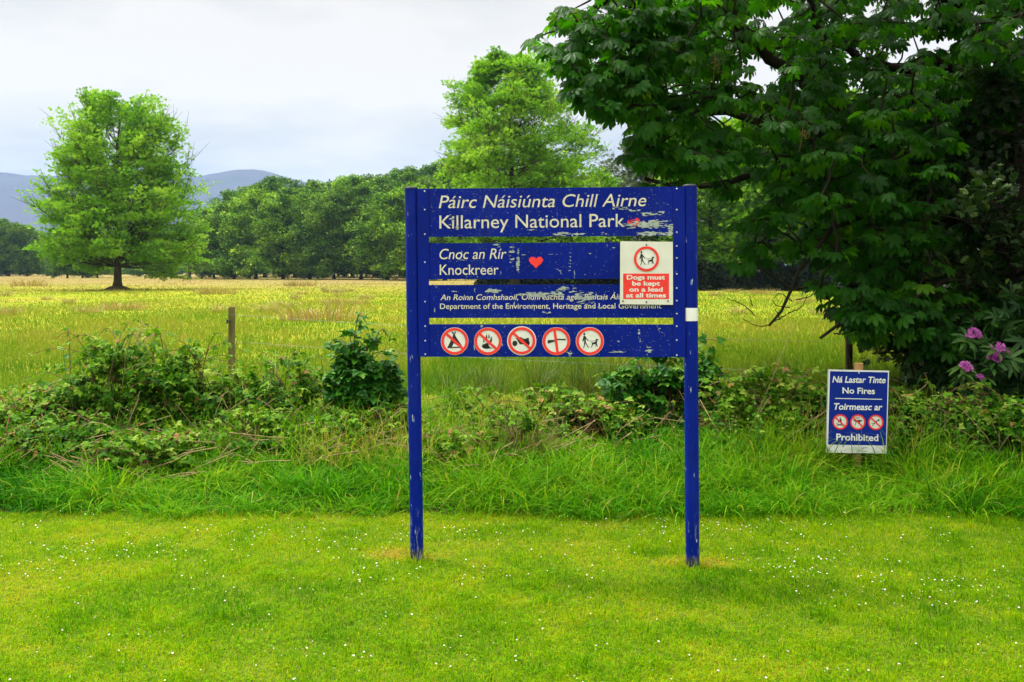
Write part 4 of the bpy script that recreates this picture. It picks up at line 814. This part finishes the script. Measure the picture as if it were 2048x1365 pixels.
# the woods
wood_var = []
for k_ in range(4):
    w_, l_ = tree_meshes(19.5, .10, lambda t: prof_round(t) * (1.0 + .06 * k_), 50, 18, 22, .46, .45, .34, .5, 30 + k_, .65, lo=.065, pad=1.75, padz=.62)
    wood_var.append((w_.mesh('trunk', M_BARK), l_.mesh('crown', M_WOOD)))
n0 = 0
rows = [(428, 178, .60), (468, 174, .70), (512, 170, .78), (566, 167, .74), (620, 170, .80), (668, 164, .72), (722, 166, .80), (775, 160, .74), (830, 158, .82), (890, 152, .78), (960, 150, .84), (1040, 150, .84),
        (420, 196, .70), (470, 204, .92), (530, 200, .98), (590, 198, .97), (648, 200, 1.02), (705, 195, 1.0), (765, 192, 1.02), (825, 190, 1.03), (885, 186, 1.05), (950, 185, 1.06), (1010, 185, 1.06), (1090, 180, 1.05),
        (500, 236, 1.12), (560, 232, 1.18), (625, 236, 1.20), (690, 230, 1.21), (750, 228, 1.24), (810, 226, 1.26), (870, 220, 1.28), (940, 216, 1.30), (1010, 216, 1.3)]
for i, (px, Yv, s) in enumerate(rows):
    lb = ('round dark green tree at the left end of the wood, beyond the small slender tree' if i == 0 else 'dark green tree in the front rank of the dense wood left of the park sign' if Yv < 180 else 'dark green tree deeper in the dense wood left of the park sign' if Yv < 210 else 'tree at the very back of the dense wood, its top on the skyline')
    place_tree('woodland_tree', wood_var[(i * 7 + i // 3) % 4], ((px - CX) / F * Yv, Yv, -.3), s * RNG.uniform(.95, 1.04), RNG.uniform(0, 6.3), lb, 'tree', None if i == 0 else 'front trees of the wood left of the sign' if Yv < 180 else 'inner trees of the wood left of the sign' if Yv < 210 else 'back trees of the wood left of the sign')
for i, (px, Yv, s) in enumerate([(-120, 240, .62), (-70, 236, .66), (-25, 236, .64), (18, 236, .62), (55, 240, .58), (95, 250, .5), (-95, 265, .75), (-45, 265, .74), (0, 265, .73), (40, 268, .68)]):
    place_tree('woodland_tree', wood_var[(i * 3) % 4], ((px - CX) / F * Yv, Yv, -.3), s * 1.08, RNG.uniform(0, 6.3), 'dark tree in the low wood at the left edge, beyond the lone tree', 'tree', 'trees of the wood at the left edge')
for i, (px, Yv, s) in enumerate([(135, 185, .5), (165, 190, .52), (195, 186, .5), (280, 230, .5), (320, 235, .5)]):
    place_tree('woodland_tree', wood_var[i % 4], ((px - CX) / F * Yv, Yv, -.2), s, RNG.uniform(0, 6.3), 'dark tree whose trunk shows under the lone tree crown', 'tree', 'trees behind the lone tree')
for i in range(17):
    Yv = 330; px = 40 + i * 27; place_tree('woodland_tree', wood_var[i % 4], ((px - CX) / F * Yv, Yv, -.5), RNG.uniform(.34, .5), RNG.uniform(0, 6.3), 'tiny far tree in the hedgerow along the far edge of the meadow', 'tree', 'trees of the far hedgerow')
# the darker wood behind the right sign post
M_SYC = leafmat('sycamore_leaf', [(0, (.04, .14, .006)), (.45, (.11, .27, .010)), (.8, (.20, .39, .02)), (1, (.32, .48, .05))], .5, .5, .12, (1.2, 1.2, .4))
syc = []
for k_ in range(3):
    w_, l_ = tree_meshes(16, .14, lambda t: prof_round(t) * .82, 48, 16, 14, .42, .4, .32, .5, 50 + k_, .65, pad=1.3, padz=.5); syc.append((w_.mesh('trunk', M_BARK), l_.mesh('crown', M_SYC)))
for i, (px, Yv, s) in enumerate([(1190, 84, .62), (1420, 80, .82), (1530, 78, .95), (1640, 78, 1.0), (1750, 76, 1.0), (1870, 74, 1.0), (1990, 72, 1.0), (2110, 70, 1.0), (1370, 96, .9), (1480, 95, 1.0), (1590, 95, 1.1), (1700, 95, 1.1), (1820, 92, 1.1), (1940, 90, 1.1), (2070, 88, 1.1), (1540, 115, 1.25), (1660, 115, 1.3), (1800, 115, 1.3), (1960, 112, 1.3)]):
    place_tree('sycamore_tree', syc[i % 3], ((px - CX) / F * Yv, Yv, 0), s, RNG.uniform(0, 6.3), 'shaded green tree right of the pointed tree, in the dark wood' if i == 0 else 'shaded tree of the dark wood seen under the chestnut branches, right of the park sign', 'tree', None if i == 0 else 'trees of the dark wood right of the sign')
M_LAUR = leafmat('shade_dark_laurel_leaf', [(0, (.003, .009, .002)), (.6, (.007, .016, .003)), (1, (.015, .03, .006))], .1, .5, .1)  # shade below the wood is put into these near-black leaf colours
def shrub_mesh(rx, rz_, nlf, leaf, seed, T=SPRAY, mat_=M_LAUR, vsh=0.0):
    global RNG
    keep = RNG; RNG = np.random.default_rng(seed); wd = MB(); lf = MB()
    for k in range(9):
        a = RNG.uniform(0, 6.3); q = np.linspace(0, 1, 6); e = np.array((math.cos(a) * rx * RNG.uniform(.3, .8), math.sin(a) * rx * RNG.uniform(.3, .8), rz_ * RNG.uniform(.6, .95)))
        tube(wd, np.stack([e[0] * q, e[1] * q, -.1 + e[2] * q ** .8], -1) + RNG.normal(0, .02 * rx, (6, 3)), np.linspace(.05, .012, 6) * rx * .6, 5, cap=False)
    u = runit(nlf); u[:, 2] = np.abs(u[:, 2]) * 1.1 - .1; rr = RNG.random(nlf) ** .3; lump = .7 + .55 * fbm(u[:, 0] * 2 + seed, u[:, 1] * 2 + u[:, 2] * 2.2, seed, 3)
    p = u * (rr * lump)[:, None] * np.array((rx, rx, rz_)); p[:, 2] = np.maximum(p[:, 2], .03)
    scatter(lf, T, p, frames(u + .9 * RNG.normal(size=u.shape), np.array((0, 0, .8)) + u * .4 + .6 * RNG.normal(size=u.shape)), leaf * RNG.uniform(.6, 1.3, nlf), np.clip(.45 + vsh + RNG.normal(0, .2, nlf) + .3 * (lump - .97), 0, 1))
    RNG = keep; return wd.mesh('stems', M_BARK), lf.mesh('foliage', mat_)
def place_shrub(name, ms, loc, s, rz_, label, cat, group=None):
    r = empty(name, loc, rz_); r.scale = (s, s, s); tag(r, label, cat, group); link(bpy.data.objects.new('stems', ms[0]), r); link(bpy.data.objects.new('foliage', ms[1]), r); return r
laur = [shrub_mesh(2.0, 2.3, 2600, .34, 70 + k) for k in range(3)]
for i in range(19):
    Yv = RNG.uniform(74, 77); px = 1390 + i * 42; place_shrub('laurel_bush', laur[i % 3], ((px - CX) / F * Yv, Yv, -.1), RNG.uniform(.85, 1.1), RNG.uniform(0, 6.3), 'laurel bush with shade in its leaf colour along the foot of the wood at the right', 'bush', 'laurel bushes under the right wood')

for i in range(11):
    Yv = RNG.uniform(94, 100); px = 985 + i * 42; place_shrub('laurel_bush', laur[i % 3], ((px - CX) / F * Yv, Yv, -.1), RNG.uniform(.8, 1.05), RNG.uniform(0, 6.3), 'laurel bush with shade in its leaf colour behind the park sign, glimpsed between its boards', 'bush', 'laurel bushes behind the sign')

# ------------------------------------------------------------------ the overhanging chestnut
LEAFLET = strip_leaf([0, .22, .5, .72, .9, 1], [.016, .08, .16, .195, .11, 0], .28, .30, .012)
CHEST = merge([(LEAFLET, rotz(a) * s, (0, 0, 0)) for a, s in ((0, 1.0), (.62, .93), (-.62, .93), (1.25, .74), (-1.25, .74), (1.95, .48), (-1.95, .48))])
M_CHES = leafmat('chestnut_leaf', [(0, (.004, .036, .0012)), (.5, (.015, .092, .002)), (.85, (.05, .18, .005)), (1, (.20, .30, .015))], .55, .42, .16, (2.6, 2.1, .4))
R2 = np.random.default_rng(99)
tr0 = np.array((6.9, 11.6, 0.0))
root = empty('chestnut_tree', tr0); tag(root, 'big dark horse chestnut at the right, its branches hanging over half the picture', 'tree')
wood = MB(); nodes = []
def limb(pts, r0, r1, seg=8, rough=.04, leafy=True):
    q = np.array(pts, float); q[:, 1] += .75 * sstep(.09, .16, r0 + .05) * (q[:, 0] < 6.2) if leafy else 0; t = np.concatenate(([0], np.cumsum(np.linalg.norm(np.diff(q, axis=0), axis=1)))); t /= t[-1]; tt = np.linspace(0, 1, max(8, 4 * len(q)))
    pp = np.stack([np.interp(tt, t, q[:, i]) for i in range(3)], -1)
    for _ in range(2): pp[1:-1] = (pp[:-2] + 2 * pp[1:-1] + pp[2:]) / 4
    pp[1:-1] += R2.normal(0, rough, (len(pp) - 2, 3)); tube(wood, pp - tr0, np.linspace(r0, r1, len(pp)), seg)
    if leafy: nodes.extend(pp[2:])
    return pp
trunk = limb([tr0 - (0, 0, .2), tr0 + (0, 0, 1.2), tr0 + (-.1, -.1, 2.6), tr0 + (.1, .1, 4.5), tr0 + (0, .2, 7.5), tr0 + (.2, 0, 10)], .48, .12, 14, .02)
TP = lambda h: trunk[np.argmin(abs(trunk[:, 2] - h))]
limb([TP(2.6), P(1900, 300, 10.6), P(1714, 174, 10.0), P(1674, 155, 9.8), P(1570, 80, 9.5), P(1515, 10, 9.3), P(1440, -90, 9.1)], .12, .045)
limb([TP(2.4), P(1800, 285, 10.4), P(1600, 240, 9.8), P(1522, 218, 9.5), P(1463, 203, 9.3), P(1330, 190, 9.2), P(1210, 150, 9.0)], .105, .02)
limb([TP(2.2), P(1800, 330, 10.8), P(1600, 322, 10.2), P(1488, 345, 9.9), P(1400, 385, 9.8), P(1310, 345, 9.6)], .10, .02)
limb([TP(4.5), P(1800, -60, 10.5), P(1560, -150, 9.8), P(1300, -80, 9.4), P(1150, 20, 9.1)], .15, .03)
limb([TP(3.4), P(1950, 100, 10.8), P(1800, 120, 10.5), P(1690, 60, 10.0), P(1600, -100, 9.6)], .085, .02)
limb([TP(2.0), P(1950, 420, 10.3), P(1850, 480, 9.8), P(1760, 560, 9.4), P(1690, 600, 9.2)], .09, .02)
limb([TP(1.9), P(2000, 500, 9.8), P(1900, 570, 9.2), P(1768, 633, 8.8), P(1706, 642, 8.7), P(1683, 653, 8.7), P(1651, 679, 8.65)], .06, .013, 6, .015)
limb([TP(2.1), P(1850, 400, 9.9), P(1690, 440, 9.5), P(1620, 510, 9.3), P(1592, 587, 9.2), P(1572, 629, 9.2), P(1546, 654, 9.2)], .06, .012, 6, .015)
limb([TP(6), P(2000, -500, 9.5), P(1800, -700, 8.5)], .13, .04); limb([TP(5), tr0 + (-1, -3, 5.5), tr0 + (-1.5, -4.5, 6)], .13, .04)
limb([TP(5), tr0 + (1, 3, 6), tr0 + (1.5, 5, 6.5)], .13, .04); limb([TP(4), tr0 + (3, -1, 5.5), tr0 + (5, -1, 6)], .13, .04); limb([TP(3), tr0 + (-2, 2.5, 4), tr0 + (-3.5, 4, 4.6)], .12, .03)
for br in ([(1510, 632), (1490, 612), (1468, 602), (1455, 596)], [(1585, 604), (1560, 585), (1546, 597)], [(1572, 629), (1540, 650), (1520, 654), (1500, 647), (1484, 636)], [(1580, 615), (1550, 612), (1545, 600)], [(1592, 600), (1625, 592), (1632, 570)], [(1575, 628), (1605, 615), (1615, 590)], [(1560, 640), (1555, 625), (1550, 618)], [(1505, 612), (1500, 598), (1500, 592)]):
    limb([P(a, b_, 9.2 + .02 * k) for k, (a, b_) in enumerate(br)], .006, .003, 5, .004, False)
for br in ([(1683, 653), (1670, 640), (1650, 626), (1645, 640)], [(1700, 644), (1720, 640), (1742, 625)], [(1668, 668), (1690, 668), (1720, 655)], [(1655, 632), (1648, 638)]):
    limb([P(a, b_, 8.7 + .02 * k) for k, (a, b_) in enumerate(br)], .007, .003, 5, .004, False)
def inside(x, y, poly):
    r = np.zeros(len(x), bool); n = len(poly); j = n - 1
    for i in range(n):
        xi, yi = poly[i]; xj, yj = poly[j]
        r ^= ((yi > y) != (yj > y)) & (x < (xj - xi) * (y - yi) / (yj - yi + 1e-12) + xi); j = i
    return r
D1 = [(1290, -60), (2350, -60), (2350, 620), (1960, 590), (1890, 610), (1850, 600), (1790, 575), (1700, 555), (1650, 520), (1640, 470), (1600, 400), (1520, 350), (1400, 330), (1300, 320), (1270, 270)]
D2 = [(1075, 75), (1100, 35), (1140, 15), (1200, -60), (1300, -60), (1300, 320), (1275, 300), (1265, 235), (1210, 215), (1145, 195), (1150, 150), (1110, 125)]
D3 = [(1270, 300), (1400, 330), (1520, 350), (1600, 400), (1640, 470), (1680, 600), (1790, 640), (1850, 700), (1700, 640), (1600, 540), (1500, 530), (1430, 520), (1390, 430), (1290, 370)]
holes = [(1450, 450, 40, 40), (1400, 470, 30, 30), (1500, 400, 24, 24), (1770, 660, 18, 14), (1528, 140, 34, 30), (1562, 22, 20, 26), (1808, 100, 26, 18), (1865, 75, 24, 20), (1478, 228, 34, 16), (1180, 110, 26, 14), (1190, 10, 40, 14), (1740, 10, 25, 14), (1820, 25, 35, 12)]
tg = []
def sample(poly, n, ymin, ymax, bias):
    q = np.array(poly); x = R2.uniform(q[:, 0].min(), q[:, 0].max(), n); y = R2.uniform(q[:, 1].min(), q[:, 1].max(), n); k = inside(x, y, poly); x, y = x[k], y[k]
    d = ymin + (ymax - ymin) * R2.random(len(x)) ** bias
    for hx, hy, hr, hs in holes: kk = ((x - hx) / (hr * 1.25)) ** 2 + ((y - hy) / (hs * 1.4)) ** 2 > 1; x, y, d = x[kk], y[kk], d[kk]
    return np.stack([(x - CX) / F * d, d, CAMZ + (HZ - y) / F * d], -1)
a1 = np.concatenate([sample(D1, 3100, 8.6, 14.5, .85), sample([(1560, 240), (2350, 200), (2350, 640), (1890, 640), (1690, 560), (1600, 400)], 900, 8.8, 14, 1.0)]); k = (a1[:, 2] > .75) & ((a1[:, 0] - 6.9) ** 2 / 6.4 ** 2 + (a1[:, 1] - 11.2) ** 2 / 4.6 ** 2 < 1.0); a1 = a1[k]; pxs = a1[:, 0] / a1[:, 1] * F + CX; a1 = a1[(a1[:, 1] > 8.6 + 1.2 * sstep(1500, 1750, pxs)) | (R2.random(len(a1)) < .62)]; pxs = a1[:, 0] / a1[:, 1] * F + CX; a1 = a1[(pxs < 1890) | (a1[:, 1] > 10.2) | (a1[:, 2] > 3.6)]
pxs = a1[:, 0] / a1[:, 1] * F + CX; pys = HZ - (a1[:, 2] - CAMZ) / a1[:, 1] * F; a1 = a1[(pys > 240) | (pxs < 1450) | (R2.random(len(a1)) < 1)]
a2 = sample(D2, 360, 8.5, 10.2, 1.0); a3 = np.concatenate([sample(D3, 170, 9.0, 10.5, 1.0), sample([(1710, 585), (1850, 600), (1890, 700), (1840, 690), (1800, 650), (1745, 680), (1710, 630)], 120, 8.6, 9.4, 1.0), sample([(1850, 600), (2100, 600), (2100, 690), (1900, 700)], 200, 9, 11, 1)])
a4 = np.stack([R2.uniform(.8, 14, 6800), R2.uniform(2.4, 17, 6800), R2.uniform(3.0, 11, 6800)], -1)   # unseen rest of the crown, stretched towards the camera to cast shade
k = ((a4[:, 0] - 7.4) / 6.4) ** 2 + ((a4[:, 1] - 10.4) / 7.6) ** 2 + ((a4[:, 2] - 4.5) / 6.3) ** 2; a4 = a4[(k < 1) & (k > .25)]
k = (HZ - (a4[:, 2] - CAMZ) / a4[:, 1] * F) < -60; a4 = a4[k | (a4[:, 0] / a4[:, 1] * F + CX > 2100)]
tg = np.concatenate([a1, a2, a3, a4]); ND = np.array(nodes)
order = np.argsort(np.min(np.linalg.norm(tg[:, None] - ND[None, ::2], axis=2), axis=1)); tg = tg[order]
node_list = [ND]; nv = ND.copy(); tipd = []
buf = np.empty((len(ND) + 3 * len(tg), 3)); buf[:len(ND)] = ND; nb = len(ND)
for p in tg:
    dd = np.linalg.norm(buf[:nb] - p, axis=1); j = np.argmin(dd + .0 * dd); b_ = buf[j]; d = p - b_; ln = np.linalg.norm(d) + 1e-6
    mid1 = b_ + d * .35 + R2.normal(0, .05 * ln, 3); mid2 = b_ + d * .7 + R2.normal(0, .05 * ln, 3) - (0, 0, .04 * ln)
    tube(wood, np.array((b_, mid1, mid2, p)) - tr0, np.array((.011, .009, .007, .005)) + .006 * min(ln, 1.5), 4, cap=False)
    buf[nb:nb + 3] = (mid1, mid2, p); nb += 3; tipd.append((p - mid2) / (np.linalg.norm(p - mid2) + 1e-9))
tipd = np.array(tipd)
pos, fw, nr, sc_, vr = [], [], [], [], []; pet = MB()
for p, d in zip(tg, tipd):
    m_ = R2.integers(5, 10); a0 = R2.uniform(0, 6.3); ax = d * .55 + np.array((0, -.12, -.35)) ; cv_ = R2.normal(.42, .13)
    for i in range(m_):
        a = a0 + i * 6.283 / m_ + R2.normal(0, .25); h = np.array((math.cos(a), math.sin(a), 0)); f = h * .95 + ax * .8; f /= np.linalg.norm(f); pl_ = R2.uniform(.07, .17)
        q = p + f * pl_ + (0, 0, R2.uniform(-.02, .05)); tube(pet, np.array((p, q)) - tr0, .0022, 3, .3, 0, False)
        pos.append(q - tr0); fw.append(f * 1.0 + np.array((0, 0, -.1 - .9 * R2.random()))); nr.append(h * .5 + np.array((0, -.1, 1.0)) + R2.normal(0, .38, 3)); sc_.append(R2.uniform(.065, .14)); vr.append(np.clip(cv_ + R2.normal(0, .12), 0, 1))
lf = MB(); scatter(lf, CHEST, np.array(pos), frames(np.array(fw), np.array(nr)), np.array(sc_), np.array(vr), smooth=True)
wood.build('trunk', M_BARK, root); lf.build('crown', M_CHES, root); pet.build('leaf_stalks', M_TWIG, root)
fl = MB()                                                        # withered flower spikes
for k, (px, py, Yv) in enumerate(((1340, 105, 9.1), (1430, 130, 9.2), (1112, 38, 9.0), (1605, 268, 9.2))):
    c = P(px, py, Yv) - tr0; fl2 = MB(); q = c + R2.normal(0, 1, (70, 3)) * (.035, .035, .035); scatter(fl2, DIA, q, frames(runit(70), runit(70)), .02, R2.random(70))
    tube(fl2, np.array((c + (0, .1, -.15), c, c + (0, 0, .1))), .004, 4); fl2.build('flower_spike', leafmat('withered_flower', [(0, (.20, .14, .04)), (1, (.42, .30, .10))], .25) if k == 0 else bpy.data.materials['withered_flower'], root)

# ------------------------------------------------------------------ rhododendron and holly in the shade
LANCE = strip_leaf([0, .18, .5, .8, 1], [.03, .10, .14, .09, 0], .2, .25)
WHORL = merge([(LANCE, rotz(i * 6.283 / 7) @ rotx(-.25 + .25 * (i % 2)), (0, 0, 0)) for i in range(7)])
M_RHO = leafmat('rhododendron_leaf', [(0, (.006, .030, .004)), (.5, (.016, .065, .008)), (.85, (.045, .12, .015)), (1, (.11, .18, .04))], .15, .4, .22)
M_FLOW = leafmat('rhododendron_flower', [(0, (.40, .08, .38)), (.6, (.60, .18, .56)), (1, (.76, .38, .72))], .3, .5, .2, (1.2, .8, 1.2))
def rhodo(loc, rx, rz_, nlf, seed, label, leaf=.12):
    ms = shrub_mesh(rx, rz_, nlf, leaf, seed, WHORL, M_RHO); return place_shrub('rhododendron_bush', ms, loc, 1, 0, label, 'bush')
c0 = P(2075, 900, 8.7); rh = rhodo((c0[0], 8.9, .1), 1.0, 1.25, 800, 81, 'rhododendron bush with pink purple flowers at the right edge')
PETAL = strip_leaf([0, .4, .75, 1], [.05, .2, .26, .12], .3, -.35)
FLOR = merge([(PETAL, rotz(i * 1.2566) @ rotx(.6), (0, 0, 0)) for i in range(5)])
for (px, py, r_, Yv) in ((1946, 672, .058, 8.25), (1988, 718, .058, 8.25), (1996, 697, .05, 8.25), (1930, 738, .056, 8.2), (1960, 756, .032, 8.2), (2010, 708, .038, 8.3)):
    c = P(px, py, Yv) - np.array(rh.location); mb = MB(); n_ = 19; r_ *= .82; u = runit(n_) * RNG.uniform(.8, 1.15, (n_, 1)); u[:, 2] = abs(u[:, 2]) * .9 - .15; u[:, 1] -= .35; u /= np.linalg.norm(u, axis=1)[:, None]; u *= RNG.uniform(.8, 1.2, (n_, 1))
    scatter(mb, FLOR, c + u * r_ * .72, frames(np.cross(u, runit(n_)), u), r_ * .72, np.clip(RNG.normal(.5, .25, n_), 0, 1)); mb.build('flower_cluster', M_FLOW, rh)
    mb = MB(); n_ = 3; q = c + (0, .03, -.03) + RNG.normal(0, .03, (n_, 3)); scatter(mb, WHORL, q, frames(RNG.normal(size=(n_, 3)) * (1, 1, .2), np.array((0, -.6, 1.0)) + .3 * RNG.normal(size=(n_, 3))), .14, RNG.uniform(.5, .9, n_)); mb.build('leaf_whorl', M_RHO, rh)
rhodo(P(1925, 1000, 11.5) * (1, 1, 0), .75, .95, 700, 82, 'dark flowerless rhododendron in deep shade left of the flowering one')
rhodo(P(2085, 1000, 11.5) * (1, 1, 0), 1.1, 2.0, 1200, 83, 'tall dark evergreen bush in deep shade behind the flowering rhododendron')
M_HOL = leafmat('holly_leaf', [(0, (.005, .022, .004)), (.5, (.014, .045, .006)), (.9, (.05, .11, .015)), (1, (.12, .19, .04))], .15, .35, .3)
HL = strip_leaf([0, .3, .7, 1], [.05, .25, .2, 0], .25, .15); HSP = merge([(HL, rotz(a) * .55, (0, o, 0)) for a, o in ((0, .5), (.9, .3), (-.9, .3), (.8, .6), (-.8, .6))])
w_, l_ = tree_meshes(4.2, .08, lambda t: prof_round(t) * .22, 34, 14, 16, .10, .2, .13, .6, 91, .7, HSP)
place_tree('holly_tree', (w_.mesh('trunk', M_BARK), l_.mesh('crown', M_HOL)), P(2050, 540, 9.7) * (1, 1, 0), .84, 0, 'small leaved dark holly tree at the right edge among the chestnut branches')
w_, l_ = tree_meshes(9, .06, lambda t: prof_round(t) * .5, 40, 14, 16, .16, .2, .2, .6, 92, .7, HSP); added_yew = (w_.mesh('trunk', M_BARK), l_.mesh('crown', M_HOL))  # trees added behind the chestnut to block light there
for px, Yv, s, lb in ((1975, 19, .44, 'added evergreen tree blocking light behind the holly'), (2140, 18, .6, 'added evergreen tree blocking light beyond the right edge'), (1850, 27, .6, 'added evergreen blocking light at the back on the right')):
    place_tree('added_evergreen_tree', added_yew, P(px, 540, Yv) * (1, 1, 0), s, RNG.uniform(0, 6), lb)

# ------------------------------------------------------------------ the air
hz = MB(); box(hz, -3700, 3700, -120, 3800, -9, 360)
m = mat('hazy_air'); t = m.node_tree; o = t.nodes.new('ShaderNodeOutputMaterial'); v = t.nodes.new('ShaderNodeVolumePrincipled')
v.inputs['Color'].default_value = (.40, .60, 1.0, 1); v.inputs['Density'].default_value = 1.15e-4; v.inputs['Anisotropy'].default_value = .2
t.links.new(v.outputs[0], o.inputs['Volume'])
tag(hz.build('haze', m), kind='stuff')
